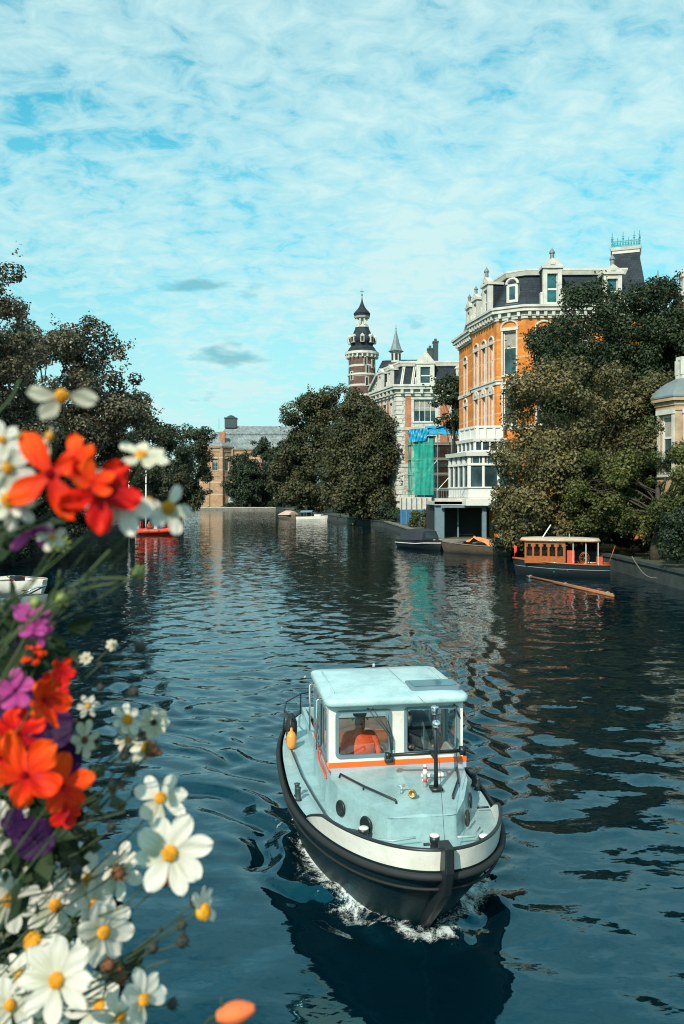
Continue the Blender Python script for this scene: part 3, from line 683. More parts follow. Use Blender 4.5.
def cloth_grid(mb, A, B, C, D, nu, nv, amp, seed, nrm=(0,-1,0)):
    r = random.Random(seed); A, B, C, D = map(Vector, (A,B,C,D)); nrm = Vector(nrm); ph = [r.random()*6 for _ in range(6)]
    vs = []
    for j in range(nv+1):
        for i in range(nu+1):
            u, v = i/nu, j/nv; p = A.lerp(B, u).lerp(D.lerp(C, u), v)
            k = amp*(math.sin(u*17+ph[0]+v*3)+.6*math.sin(u*31+ph[1]-v*7)+.5*math.sin(v*11+ph[2]+u*5))
            vs.append(p + nrm*k)
    mb.add(vs, [(j*(nu+1)+i, j*(nu+1)+i+1, (j+1)*(nu+1)+i+1, (j+1)*(nu+1)+i) for j in range(nv) for i in range(nu)])
nt_ = MB(); nt_.sm = True
cloth_grid(nt_, (x0,105.3,4.4), (x0+2.9,105.3,4.4), (x0+2.9,105.3,11.8), (x0,105.3,11.8), 24, 14, .06, 3)
cloth_grid(nt_, (x0-.1,109.5,4.4), (x0-.1,105.3,4.4), (x0-.1,105.3,11.8), (x0-.1,109.5,11.8), 16, 14, .06, 4, (-1,0,0))
nt_.build('netting', M['net_green'], SF)
tp = MB(); tp.sm = True
cloth_grid(tp, (x0-.3,105.0,11.3), (x0+1.9,105.0,11.5), (x0+2.2,105.2,13.2), (x0-.3,105.2,13.0), 20, 10, .12, 8)
cloth_grid(tp, (x0+1.9,105.0,12.2), (x1+3.6,105.0,12.5), (x1+3.6,106.5,13.6), (x0+1.9,106.5,13.5), 30, 8, .1, 9, (0,-.6,.6))
cloth_grid(tp, (x0-.3,105.2,13.0), (x1+3.6,106.5,13.6), (x1+3.6,110,13.2), (x0-.3,110,12.8), 30, 8, .08, 10, (0,0,1))
tp.build('tarpaulin', M['tarp_blue'], SF)
CB = empty('site_hoarding', (9.3, 98, GH), 0, 'white and blue boarded site hoarding on the quay below the scaffold', 'hoarding')
t = MB(); t.box((X(416,98),98.3,3.35),(X(432,98)-X(400,98),.5,1.5)); t.build('upper_boards', M['white_stone'], CB)
t = MB(); t.box((X(416,98),98.25,1.7),(X(432,98)-X(400,98)-.1,.45,1.79)); t.build('lower_boards', M['cloth_blue'], CB)
t = MB()
for i in range(7): t.box((X(400,98)+.15+i*.62,97.95,2.4),(.1,.08,3.2))
t.build('post', M['grey_paint'], CB)
# street-side garden clutter: fence on the far right quay
FE = empty('quay_railing', (0, 128, GH), 0, 'thin dark railing along the quay below the chestnut trees', 'railing')
t = MB(); pts = [(6.9,100),(6.7,110),(1.9,125.2),(-3.6,150)]
for (xa_,ya_),(xb_,yb_) in zip(pts[:-1], pts[1:]):
    k = max(2, int(math.hypot(xb_-xa_, yb_-ya_)/1.5))
    for i in range(k): t.tube([(xa_+(xb_-xa_)*i/k+.3, ya_+(yb_-ya_)*i/k, GH),(xa_+(xb_-xa_)*i/k+.3, ya_+(yb_-ya_)*i/k, GH+1)], .03, 5)
    for z in (GH+.55, GH+1): t.tube([(xa_+.3,ya_,z),(xb_+.3,yb_,z)],.025,5)
t.build('rail', M['dark_trim'], FE)
# ================================================================== vegetation
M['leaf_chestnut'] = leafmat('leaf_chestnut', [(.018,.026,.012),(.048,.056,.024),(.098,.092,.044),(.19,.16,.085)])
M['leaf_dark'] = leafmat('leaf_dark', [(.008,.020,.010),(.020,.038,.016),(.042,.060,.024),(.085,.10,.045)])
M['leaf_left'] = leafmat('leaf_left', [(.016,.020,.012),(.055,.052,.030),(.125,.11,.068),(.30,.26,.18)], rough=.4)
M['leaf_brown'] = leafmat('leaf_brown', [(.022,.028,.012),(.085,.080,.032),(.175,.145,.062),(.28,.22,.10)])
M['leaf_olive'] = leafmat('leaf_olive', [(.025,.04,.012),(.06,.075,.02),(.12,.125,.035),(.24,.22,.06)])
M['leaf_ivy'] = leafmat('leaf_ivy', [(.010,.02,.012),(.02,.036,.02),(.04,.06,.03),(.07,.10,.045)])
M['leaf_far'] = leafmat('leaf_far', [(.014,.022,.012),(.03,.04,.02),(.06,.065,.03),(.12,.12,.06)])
def leaf_mesh(name, C, Nn, S, mat, seed, cup=.25):
    """C leaf centres (n,3), Nn normals, S sizes -> kite shaped leaves folded along the midrib"""
    r = np.random.default_rng(seed); n = len(C)
    a = r.normal(size=(n,3)); t = a - (a*Nn).sum(1, keepdims=True)*Nn; t /= np.linalg.norm(t, axis=1, keepdims=True)+1e-9
    s = np.cross(Nn, t); S = S[:, None]; w = r.uniform(.28,.45,(n,1))
    v0 = C - t*S*.5; v2 = C + t*S*.5; lift = Nn*S*cup*r.uniform(.2,1,(n,1))
    v1 = C + s*S*w + lift - t*S*.05; v3 = C - s*S*w + lift - t*S*.05
    V = np.stack([v0,v1,v2,v3], 1).reshape(-1,3)
    base = np.arange(n)[:, None]*4
    F = np.concatenate([base+np.array([[0,1,2]]), base+np.array([[0,2,3]])], 1).reshape(-1)
    me = bpy.data.meshes.new(name); me.vertices.add(len(V)); me.vertices.foreach_set('co', V.astype(np.float32).ravel())
    me.loops.add(len(F)); me.loops.foreach_set('vertex_index', F.astype(np.int32))
    me.polygons.add(n*2); me.polygons.foreach_set('loop_start', (np.arange(n*2)*3).astype(np.int32))
    me.materials.append(mat); me.update(calc_edges=True); me.validate(); return me
def clumps_ellipsoid(c, rad, k, cr, seed, shell=.55, zmin=None, uneven=.18):
    r = np.random.default_rng(seed); d = r.normal(size=(k,3)); d /= np.linalg.norm(d, axis=1, keepdims=True)
    rr = r.uniform(shell, 1, (k,1))**.5; ph = r.uniform(0, 6, 6)
    lump = 1 + uneven*(np.sin(d[:,0:1]*4+ph[0])+np.sin(d[:,1:2]*4.5+ph[1])+np.sin(d[:,2:3]*5+ph[2]))/1.5
    P = np.array(c) + d*rr*lump*(np.array(rad)-cr*.45); R_ = cr*r.uniform(.55,1.25,k)
    if zmin is not None: keep = P[:,2] > zmin; P, R_ = P[keep], R_[keep]
    return P, R_
def leaves_from_clumps(P, R_, n, size, seed, flat=.75, bias=.8, droop=0):
    r = np.random.default_rng(seed); w = R_**2; idx = r.choice(len(P), n, p=w/w.sum())
    d = r.normal(size=(n,3)); d /= np.linalg.norm(d, axis=1, keepdims=True); rad = r.uniform(.35,1.08,(n,1))**.6
    C = P[idx] + d*rad*R_[idx][:, None]*np.array([1,1,flat])
    if droop: C[:,2] -= droop*r.uniform(0,1,n)*R_[idx]
    Nn = d*bias*1.15 + r.normal(size=(n,3))*.5 + np.array([0,0,.45]); Nn /= np.linalg.norm(Nn, axis=1, keepdims=True)
    return C, Nn, size*r.uniform(.6,1.35,n)
def tree(name, label, cat, base, parts, nleaf, size, mat, seed, trunk_r=.35, k=90, cr=1.3, group=None, trunk=True, flat=.75, shell=.55, droop=0, zmin=None, twigs=0, uneven=.18, kind_crown='crown'):
    root = empty(name, base, 0, label, cat, group); r = random.Random(seed)
    Ps, Rs = [], []; tot = sum(p[1][0]*p[1][2] for p in parts)
    for i, (c, rad) in enumerate(parts):
        P, R_ = clumps_ellipsoid(c, rad, max(8, int(k*rad[0]*rad[2]/tot)), cr, seed*13+i, shell, zmin, uneven); Ps.append(P); Rs.append(R_)
    P = np.concatenate(Ps); R_ = np.concatenate(Rs)
    C, Nn, S = leaves_from_clumps(P, R_, nleaf, size, seed+5, flat, droop=droop)
    if twigs:                                   # loose sprays beyond the outline so the edge is ragged
        rr = np.random.default_rng(seed+9); ii = rr.choice(len(P), twigs); cen = np.mean(P, 0); dd = P[ii]-cen; dd /= np.linalg.norm(dd, axis=1, keepdims=True)
        dd += rr.normal(size=dd.shape)*.3; L_ = rr.uniform(.3,1.1,(twigs,1))*cr
        m_ = 16; tt = rr.uniform(0,1,(twigs,m_,1)); C2 = (P[ii][:,None,:] + dd[:,None,:]*(R_[ii][:,None,None]*.5 + L_[:,None,:]*tt) + rr.normal(size=(twigs,m_,3))*size*.6).reshape(-1,3)
        N2 = rr.normal(size=C2.shape); N2 /= np.linalg.norm(N2, axis=1, keepdims=True); C = np.concatenate([C,C2]); Nn = np.concatenate([Nn,N2]); S = np.concatenate([S, size*rr.uniform(.6,1.2,len(C2))])
    b = np.array(base); me = leaf_mesh(kind_crown, C-b, Nn, S, M[mat], seed+2)
    o = bpy.data.objects.new(kind_crown, me); COL.objects.link(o); o.parent = root
    if trunk:
        mb = MB(); mb.sm = True; top = Vector(parts[0][0]); bs = Vector(base)
        hgt = top.z - bs.z; pts = [bs+Vector((0,0,-.3))]
        for i in range(1,6):
            f = i/5; pts.append(bs.lerp(top, f)+Vector((r.uniform(-1,1),r.uniform(-1,1),0))*trunk_r*.7*(i>1))
        mb.tube(pts, [trunk_r*(1.35-.95*i/5) for i in range(6)], 10)
        order = list(range(len(P))); r.shuffle(order)
        for j in order[:min(26, len(P))]:
            f = r.uniform(.35,.98); s0 = pts[0].lerp(pts[-1], f); e = Vector(P[j]); 
            if e.z < s0.z-1: s0 = pts[0].lerp(pts[-1], .35)
            mid = s0.lerp(e, .5)+Vector((r.uniform(-.4,.4),r.uniform(-.4,.4),r.uniform(.1,.7)))
            q = trunk_r*(.42-.25*f); mb.tube([s0, s0.lerp(mid,.5)+Vector((0,0,.15)), mid, mid.lerp(e,.5), e], [q, q*.8, q*.55, q*.35, q*.15], 6)
        mb.build('trunk', M['bark'], root)
    return root
T = tree
# centre chestnuts
T('chestnut_tree', 'large brown-green chestnut tree, left one of the two big trees at mid canal', 'tree', (-6.2,160,GH), [((-6.0,159,14.6),(7.0,6.5,11.8)),((-1.6,158,18.6),(5.8,5,9.0)),((-10.4,158,8.5),(4.4,4.5,6.0)),((-5.0,156,5.5),(7,4.5,4.4))], 52000, .46, 'leaf_chestnut', 11, .6, 200, 1.9, twigs=60, group='big chestnut trees')
T('chestnut_tree', 'large brown-green chestnut tree nearest the cream mansion, its boughs over moored boats', 'tree', (3.7,117,GH), [((2.9,117,12.0),(5.0,4.5,8.6)),((4.5,112.2,10.4),(3.6,2.5,6.4)),((.4,116,7.0),(3.6,3.5,5.6)),((3.0,112.5,4.4),(4.4,2.6,3.6))], 60000, .36, 'leaf_chestnut', 12, .55, 190, 1.8, twigs=60, group='big chestnut trees')
# far evergreens and small trees at the end
for i, (px, d, top, r_, lab) in enumerate([(263,227,437,5.0,'dark bushy tree just left of the chestnuts in front of the far hall'),(240,226,455,4.4,'low dark tree beside the stair of the far hall'),(284,216,440,4.8,'dark tree half hidden behind the left chestnut tree'),(250,222,462,3.6,'short dark tree in front of the far hall roof')]):
    zt = Z(top,d); T('far_tree', lab, 'tree', (X(px,d),d,GH), [((X(px,d),d,(zt+2)/2),(r_,r_,(zt-1)/2))], 8500, .55, 'leaf_ivy', 30+i, .35, 60, 1.5, twigs=16, group='trees at the far end')
for i, (px, d, top, r_, lab) in enumerate([(186,168,424,5.4,'rounded tree on the left bank next to the far brick hall'),(158,135,416,5.8,'dark green tree second from the far hall on the left bank'),(124,112,402,6.2,'dark tree behind the white flowers on the left bank')]):
    zt = Z(top,d); T('bank_tree', lab, 'tree', (X(px,d)-1,d,GH), [((X(px,d),d,(zt+1)/2+.5),(r_,r_,(zt-1)/2)),((X(px,d)-2,d,4.6),(r_,r_,3.8))], 17000, .42, 'leaf_far', 40+i, .4, 90, 1.5, twigs=40, group='trees on the left bank')
# big left trees
T('plane_tree', 'tall open tree on the left with ragged pale-leaved crown reaching over the canal', 'tree', (-26,64,GH), [((-23.4,64,12.9),(7.6,6,6.6)),((-18.9,63,9.4),(4.9,4.5,5.2)),((-26,64,7),(9,6,6.4))], 78000, .24, 'leaf_left', 50, .5, 260, 1.15, twigs=480, uneven=.13, shell=.35, group='large trees at the left')
T('plane_tree', 'dark tree at the upper left edge, nearest and tallest of the left bank', 'tree', (-25,46,GH), [((-22.6,46,12.4),(5.9,5,5.4)),((-22.5,46,7.0),(6.4,5,6.0)),((-19.2,45,12.2),(2.2,2,2.4))], 56000, .19, 'leaf_left', 51, .45, 170, .95, twigs=300, uneven=.12, shell=.35, group='large trees at the left')
T('plane_tree', 'deep green tree low behind the red flowers on the left bank', 'tree', (-24,52,GH), [((-20.8,52,5.2),(4.8,4.5,4.6))], 26000, .21, 'leaf_ivy', 52, .3, 90, .95, twigs=40, group='large trees at the left')
for i, (x, y, s) in enumerate([(-21.6,38,1.9),(-23.8,58,2.3),(-26.0,74,2.4),(-28.2,88,2.6),(-29.4,104,2.6),(-31.0,120,2.8),(-34,146,3.0),(-37.5,175,3.2)]):
    labs = ['dark shrub by the white dinghy on the left bank','dark shrub under the deep green tree','dark shrub below the ragged tree','dark bank shrub behind the red boat','dark bank shrub beyond the red boat','dark shrub under the second bank tree','dark shrub under the rounded bank tree','low shrub beside the far quay corner']
    T('bank_shrub', labs[i], 'shrub', (x,y,GH), [((x,y,GH+s*.8),(s*1.6,s*1.9,s))], 5200, .2+.002*y, 'leaf_ivy', 60+i, .1, 34, .8, group='shrubs on the left bank', kind_crown='foliage', trunk=False)
# right hand side
T('linden_tree', 'dark green tree hiding the orange mansion roof on the right', 'tree', (20,60,GH), [((19.6,59.5,14.8),(5.6,4.5,6.0)),((16.3,59.5,13.6),(2.8,3,4.4)),((22.6,59.5,16.6),(3.6,3.5,4.5)),((23.0,58,11.6),(3.4,3,4.6)),((19,61,10.5),(4,3,3.5))], 96000, .2, 'leaf_dark', 70, .45, 220, 1.15, shell=.62, uneven=.08, twigs=160, group='trees on the right bank')
T('willow_tree', 'broad brownish tree with drooping clumps over the canal on the right', 'tree', (16.6,54,GH), [((15.2,51,8.2),(5.1,4,5.2)),((12.7,50.8,5.6),(2.9,3,4.2)),((18.0,50.0,6.6),(4.0,3.6,5.0)),((18.6,48.0,9.0),(2.0,2,3.0)),((13.6,53,4),(3.2,2,3))], 92000, .19, 'leaf_brown', 71, .45, 210, 1.0, shell=.6, twigs=160, droop=.5, group='trees on the right bank')
T('alder_tree', 'yellow-green leafy tree over the dark quay wall behind the saloon boat', 'tree', (17.6,45,GH), [((17.6,44.6,5.0),(2.9,2.4,3.4)),((15.6,47.6,4.6),(2.4,1.8,2.8)),((18.2,41.5,4.0),(1.9,2.2,2.6))], 36000, .15, 'leaf_olive', 72, .25, 130, .62, twigs=110, droop=.3, group='trees on the right bank')
T('ivy_shrub', 'dense dark shrub spilling over the quay left of the saloon boat', 'shrub', (13.4,58,GH), [((12.9,57.6,2.6),(2.1,2,2.3)),((12.0,57.4,1.6),(1.4,1.2,1.6)),((14.6,56,2.6),(2,1.6,2.4))], 22000, .13, 'leaf_ivy', 73, .12, 90, .5, group=None, trunk=False, kind_crown='foliage')
T('garden_bush', 'dark shrubbery behind the quay wall under the yellow-green tree', 'shrub', (18.8,52,GH), [((18.6,52,2.6),(3.4,2,2.2)),((16.4,53,2.2),(2,1.6,1.8))], 12000, .18, 'leaf_ivy', 84, .1, 50, .7, trunk=False, kind_crown='foliage')
T('quay_bush', 'shady bush at the quay edge right of the saloon boat', 'shrub', (17.2,39.5,GH), [((17.0,39,2.2),(1.6,2.6,1.8)),((16.8,35.5,1.6),(1.2,1.6,1.2))], 14000, .13, 'leaf_ivy', 74, .1, 60, .5, trunk=False, kind_crown='foliage')
T('maple_tree', 'dark tree beyond the villa at the right edge', 'tree', (25.5,58,GH), [((25.6,58,13.6),(3.0,3,3.8)),((24.5,57,9),(3.6,3,4))], 20000, .21, 'leaf_dark', 75, .35, 90, .9, twigs=70, group='trees on the right bank')
T('garden_tree', 'dark leafy tree between the cream mansion and the orange mansion', 'tree', (13.4,96,GH), [((13.6,96,16.6),(2.9,2.5,2.4)),((13.8,96,13.4),(2.4,2.2,1.8))], 7500, .3, 'leaf_dark', 76, .2, 60, .75, twigs=50, shell=.3)
T('garden_shrub', 'green shrub on the quay beside the blue site hoarding', 'shrub', (8.6,88,GH), [((9.2,86,1.7),(.9,.9,1.0)),((8.2,90,1.8),(.7,.7,1.1))], 5000, .17, 'leaf_olive', 77, .1, 30, .5, trunk=False, kind_crown='foliage')
T('waterside_bush', 'rounded bush on the quay under the chestnut trees', 'shrub', (-8.2,176,GH), [((-8.2,176,2.2),(3.6,2.5,2.0))], 5000, .35, 'leaf_far', 78, .1, 30, .8, trunk=False, kind_crown='foliage')
T('waterside_bush', 'dark bush on the quay at the foot of the nearer chestnut tree', 'shrub', (6.2,109.5,GH), [((6.2,109.6,1.9),(1.1,1.2,1.3)),((7.2,106,1.6),(1,1.5,1.0))], 6000, .28, 'leaf_ivy', 79, .1, 34, .7, trunk=False, kind_crown='foliage')
hd = MB(); root = empty('low_hedge', (-27,226,GH), 0, 'long low clipped hedge on the far quay below the dark trees', 'hedge')
P_ = np.array([(x, 224+rnd.uniform(-.6,.6), GH+rnd.uniform(.4,1.3)) for x in np.arange(-32,-16,.35)]); R__ = np.full(len(P_), .8)
C, Nn, S = leaves_from_clumps(P_, R__, 6000, .35, 5); o = bpy.data.objects.new('foliage', leaf_mesh('foliage', C-np.array([-27,226,GH]), Nn, S, M['leaf_ivy'], 6)); COL.objects.link(o); o.parent = root
# distant wood behind everything on the left and beyond the hall
rg = np.random.default_rng(3); n_ = 90
P_ = np.stack([rg.uniform(-150,-44,n_), rg.uniform(245,262,n_), rg.uniform(2,13,n_)], 1)
C, Nn, S = leaves_from_clumps(P_, np.full(n_, 4.5), 16000, 1.0, 8)
o = bpy.data.objects.new('distant_wood', leaf_mesh('distant_wood', C, Nn, S, M['leaf_far'], 9)); COL.objects.link(o); tag(o, 'mass of dark trees far off behind the left bank', 'wood', kind='stuff')
# ================================================================== main launch
BL, BB = 6.6, 1.235
def sheer(s): return .74 + .22*max(0, 1-s/3.2)**1.7 + .05*max(0,(s-4.5)/2.1)**2
def outline(s0, s1, hb, n=48, nb=2.05, ns=2.6):
    """closed plan loop: right side bow->stern then left side back; returns (x, s)"""
    half = []
    for i in range(n+1):
        q = -math.cos(PI*i/n); e = nb if q < 0 else ns; w = hb*max(0, 1-abs(q)**e)**(1/e); half.append((w, s0+(s1-s0)*(q+1)/2))
    return half + [(-w, s) for w, s in reversed(half[1:-1])]
boat_loc = Vector((.97, 7.52, 0)); boat_rz = R(8.8)
BO = empty('motor_launch', boat_loc, boat_rz, 'pale blue motor launch with white wheelhouse and orange stripe heading towards the camera', 'boat')
def bb(mb, name, mat, parent=None, **k): return mb.build(name, M[mat] if isinstance(mat, str) else mat, parent or BO, world=False, **k)
# paints of the boat
def hullmat():
    m, nt, b = newmat('hull_paint')
    tc = N(nt,'ShaderNodeTexCoord'); sp = N(nt,'ShaderNodeSeparateXYZ'); L(nt, tc.outputs['Object'], sp.inputs[0])
    n = N(nt,'ShaderNodeTexNoise'); n.inputs['Scale'].default_value=3; n.inputs['Detail'].default_value=8; n.inputs['Roughness'].default_value=.7
    mp = N(nt,'ShaderNodeMapping'); mp.inputs['Scale'].default_value=(1,1,3); L(nt, tc.outputs['Object'], mp.inputs[0]); L(nt, mp.outputs[0], n.inputs['Vector'])
    ad = N(nt,'ShaderNodeMath',operation='MULTIPLY_ADD'); ad.inputs[1].default_value=.22; L(nt, n.outputs['Fac'], ad.inputs[0]); L(nt, sp.outputs[2], ad.inputs[2])
    r = ramp(nt, [(0,(.004,.012,.012)),(.22,(.010,.028,.028)),(.36,(.008,.026,.034)),(.7,(.006,.020,.028)),(.95,(.008,.022,.03))], ad.outputs[0])
    L(nt, r.outputs[0], b.inputs['Base Color']); b.inputs['Roughness'].default_value=.45; b.inputs['Specular IOR Level'].default_value=.15
    bp = N(nt,'ShaderNodeBump'); bp.inputs['Distance'].default_value=.01; L(nt, n.outputs['Fac'], bp.inputs['Height']); L(nt, bp.outputs[0], b.inputs['Normal'])
    return m
def gelcoat(name, col, dirt=(.45,.42,.36), amt=.35, rough=.35, coat=.35):
    m, nt, b = newmat(name); tc = N(nt,'ShaderNodeTexCoord')
    n = N(nt,'ShaderNodeTexNoise'); n.inputs['Scale'].default_value=2.2; n.inputs['Detail'].default_value=9; n.inputs['Roughness'].default_value=.72; L(nt, tc.outputs['Object'], n.inputs['Vector'])
    n2 = N(nt,'ShaderNodeTexNoise'); n2.inputs['Scale'].default_value=26; n2.inputs['Detail'].default_value=5; L(nt, tc.outputs['Object'], n2.inputs['Vector'])
    r = ramp(nt, [(.42,(0,0,0)),(.68,(1,1,1))], n.outputs['Fac']); r2 = ramp(nt, [(.55,(0,0,0)),(.72,(1,1,1))], n2.outputs['Fac'])
    ad = N(nt,'ShaderNodeMath',operation='MULTIPLY_ADD'); L(nt, r2.outputs[0], ad.inputs[0]); ad.inputs[1].default_value=.35; L(nt, r.outputs[0], ad.inputs[2])
    ml = N(nt,'ShaderNodeMath',operation='MULTIPLY'); ml.inputs[1].default_value=amt; L(nt, ad.outputs[0], ml.inputs[0])
    mx = N(nt,'ShaderNodeMix',data_type='RGBA'); L(nt, ml.outputs[0], mx.inputs[0]); mx.inputs[6].default_value=(*col,1); mx.inputs[7].default_value=(*dirt,1)
    L(nt, mx.outputs[2], b.inputs['Base Color']); b.inputs['Roughness'].default_value=rough; b.inputs['Coat Weight'].default_value=coat; b.inputs['Coat Roughness'].default_value=.15
    rr = ramp(nt, [(.3,(rough*.8,)*3),(.7,(rough*1.5,)*3)], n.outputs['Fac']); L(nt, rr.outputs[0], b.inputs['Roughness'])
    return m
M['hull_paint'] = hullmat()
M['blue_deck'] = gelcoat('blue_deck', (.30,.455,.475), (.12,.20,.21), .62)
M['blue_roof'] = gelcoat('blue_roof', (.46,.62,.635), (.18,.33,.36), .6, .45)
M['white_gel'] = gelcoat('white_gel', (.76,.73,.68), (.36,.30,.23), .38)
M['lilac'] = gelcoat('lilac', (.42,.38,.44), (.3,.28,.3), .3)
# hull shell
s = MB(); s.sm = True
def rg_(o, zf): return [(x, y, zf(y)) for x, y in o]
o_sh = outline(0, BL, BB); o_rub = outline(.02, BL-.02, BB-.005)
o_mid = outline(.40, BL-.12, BB*.93); o_wl = outline(.86, BL-.3, BB*.88, nb=1.8); o_bt = outline(1.1, BL-.6, BB*.6, nb=1.7)
s.loft([rg_(o_sh, sheer), rg_(o_rub, lambda y: sheer(y)-.10), rg_(o_mid, lambda y: sheer(y)*.52), rg_(o_wl, lambda y: 0.0), rg_(o_bt, lambda y: -.35)], cap1=True)
bb(s, 'hull', 'hull_paint')
# rubbing strakes
s = MB(); s.sm = True
loop = [(x, y, sheer(y)-.05) for x, y in outline(-.03, BL+.03, BB+.03)]; s.tube(loop+[loop[0]], .036, 8, cap=False)
loop = [(x, y, sheer(y)-.20) for x, y in outline(.07, BL, BB+.012)]; s.tube(loop+[loop[0]], .016, 6, cap=False)
bb(s, 'rubbing_strake', 'black_rubber')
# deck with cockpit well
s = MB(); n = 48; ho = outline(.03, BL-.03, BB-.03)
dz = lambda y, x=0: sheer(y)-.015+.03*(1-(abs(x)/BB)**2)
WX, W0, W1 = .70, 2.2, 6.0
rows = [(ho[i][0], ho[i][1]) for i in range(n+1)]
ys = sorted({round(r_[1],4) for r_ in rows} | {W0, W1})
def hw(y):
    q = 2*(y-.03)/(BL-.06)-1; e = 2.05 if q < 0 else 2.6; return (BB-.03)*max(0, 1-abs(q)**e)**(1/e)
for a_, b_ in zip(ys[:-1], ys[1:]):
    ha, hb_ = hw(a_), hw(b_); mid = (a_+b_)/2
    if W0 < mid < W1: segs = [(-1,-WX),(WX,1)]
    else: segs = [(-1,1)]
    for lo, hi in segs:
        k = 10 if (lo,hi) == (-1,1) else 3
        for j in range(k):
            def xx(h, f):
                l = -h if lo == -1 else lo; r2_ = h if hi == 1 else hi
                return l+(r2_-l)*f
            q = [(xx(ha,j/k),a_),(xx(ha,(j+1)/k),a_),(xx(hb_,(j+1)/k),b_),(xx(hb_,j/k),b_)]
            s.add([(x,y,dz(y,x)) for x,y in q], [(0,1,2,3)])
s.sm = False
bb(s, 'deck', 'blue_deck', smooth=True)
s = MB(); FZ = .2
s.add([(-WX,W0,FZ),(WX,W0,FZ),(WX,W1,FZ),(-WX,W1,FZ)],[(0,1,2,3)])
for a_, b_ in (((-WX,W0),(-WX,W1)),((WX,W0),(WX,W1)),((-WX,W1),(WX,W1)),((-WX,W0),(WX,W0))):
    s.add([(*a_,FZ),(*b_,FZ),(*b_,.82),(*a_,.82)],[(0,1,2,3)])
bb(s, 'cockpit', 'wood_grey')
s = MB()
for x in (-WX, WX): s.box((x,(3.6+W1)/2,.84),(.06,W1-3.6,.2))
s.box((0,W1,.84),(2*WX+.06,.06,.2)); bb(s, 'coaming', 'blue_deck', bevel=.01)
s = MB(); s.box((0,5.6,.5),(1.3,.55,.08)); s.box((-.55,4.9,.5),(.28,.9,.08)); s.box((.55,4.9,.5),(.28,.9,.08)); bb(s, 'bench', 'wood_orange')
# white bulwark at the bow
s = MB(); s.sm = True; pts = []
fine = outline(0, BL, BB, n=160)
half = [p for p in fine[:161] if p[1] < 1.75]
line = [(-x, y) for x, y in reversed(half[1:])] + half
def bh(y): return .19*min(1, max(0,(1.78-y)/.5))**.7
ri = []
for (x, y) in line:
    k = Vector((x, y-2.2)).normalized()*.045; lean = Vector((x,y-2.2)).normalized()*.03
    z0 = sheer(y)+.0; z1 = z0+bh(y)
    ri.append([(x+lean.x*0, y+lean.y*0, z0),(x+lean.x, y+lean.y, z1),(x+lean.x-k.x, y+lean.y-k.y, z1),(x-k.x, y-k.y, z0)])
s.loft(ri, closed=True, cap0=True, cap1=True)
bb(s, 'bulwark', 'white_gel', smooth=False)
s = MB(); s.sm = True; s.tube([((r_[1][0]+r_[2][0])/2,(r_[1][1]+r_[2][1])/2, r_[1][2]+.008) for r_ in ri], .02, 6); bb(s, 'bulwark_cap', 'black_paint')
# stem post
s = MB(); s.sm = False
st_ = [(0,-.09,1.24),(0,-.09,1.0),(0,.0,.75),(0,.33,.45),(0,.80,.02),(0,1.05,-.3)]
wd = [.055,.055,.052,.048,.045,.04]; rr_ = []
for (x,y,z), w_ in zip(st_, wd): rr_.append([(-w_,y+.16,z-.02),(-w_*.8,y-.07,z),(w_*.8,y-.07,z),(w_,y+.16,z-.02)])
s.loft(rr_, cap0=True, cap1=True); bb(s, 'stem_post', 'black_paint', bevel=.012)
# trunk cabin (foredeck house)
s = MB(); TF, TB = .84, 2.09
def trunk_ring(z_of, grow=0):
    P = [(-.36-grow*.3,TF-grow*.3),(.36+grow*.3,TF-grow*.3),(.56+grow,1.2),(.76+grow,1.7),(.84+grow,TB),(-.84-grow,TB),(-.76-grow,1.7),(-.56-grow,1.2)]
    return [(x,y,z_of(y,x)) for x,y in P]
base = trunk_ring(lambda y,x: .74, .05); top = trunk_ring(lambda y,x: 1.125+.065*(y-TF)/(TB-TF)); 
s.loft([base, top]); 
topc = [(0,TF,1.15),(0,1.2,1.19),(0,1.7,1.225),(0,TB,1.25)]
T0 = len(s.v); s.add(top+topc, [(0,1,8),(1,2,9,8),(2,3,10,9),(3,4,11,10),(5,6,10,11),(6,7,9,10),(7,0,8,9)])
tk = bb(s, 'trunk_cabin', 'blue_deck', bevel=.03)
for sx in (-1, 1):
    for (x, y, z) in ((.50,1.03,.97),(.74,1.58,.98)):
        nrm = Vector((sx*.9,-.36 if y>1.3 else -.55,.1)).normalized(); c0 = Vector((sx*x,y,z))
        if y < 1.3: c0 = Vector((sx*.545,1.09,.985)); 
        else: c0 = Vector((sx*.74,1.58,.98))
        rot = nrm.to_track_quat('Z','Y').to_matrix()
        c0 = c0 + nrm*.01
        p = MB(); p.sm=True; Ms = rot @ Matrix.Diagonal((1.0,1.0,1.0))
        p.lathe([(.058,.0),(.085,.0),(.09,.008),(.085,.018),(.07,.02),(.058,.012)], c0, 20, M=Ms); ph = bb(p,'porthole','black_paint',tk)
        p = MB(); p.lathe([(.06,.008),(.055,.010)], c0, 20, M=Ms); bb(p,'porthole_glass','glass_dark',ph)
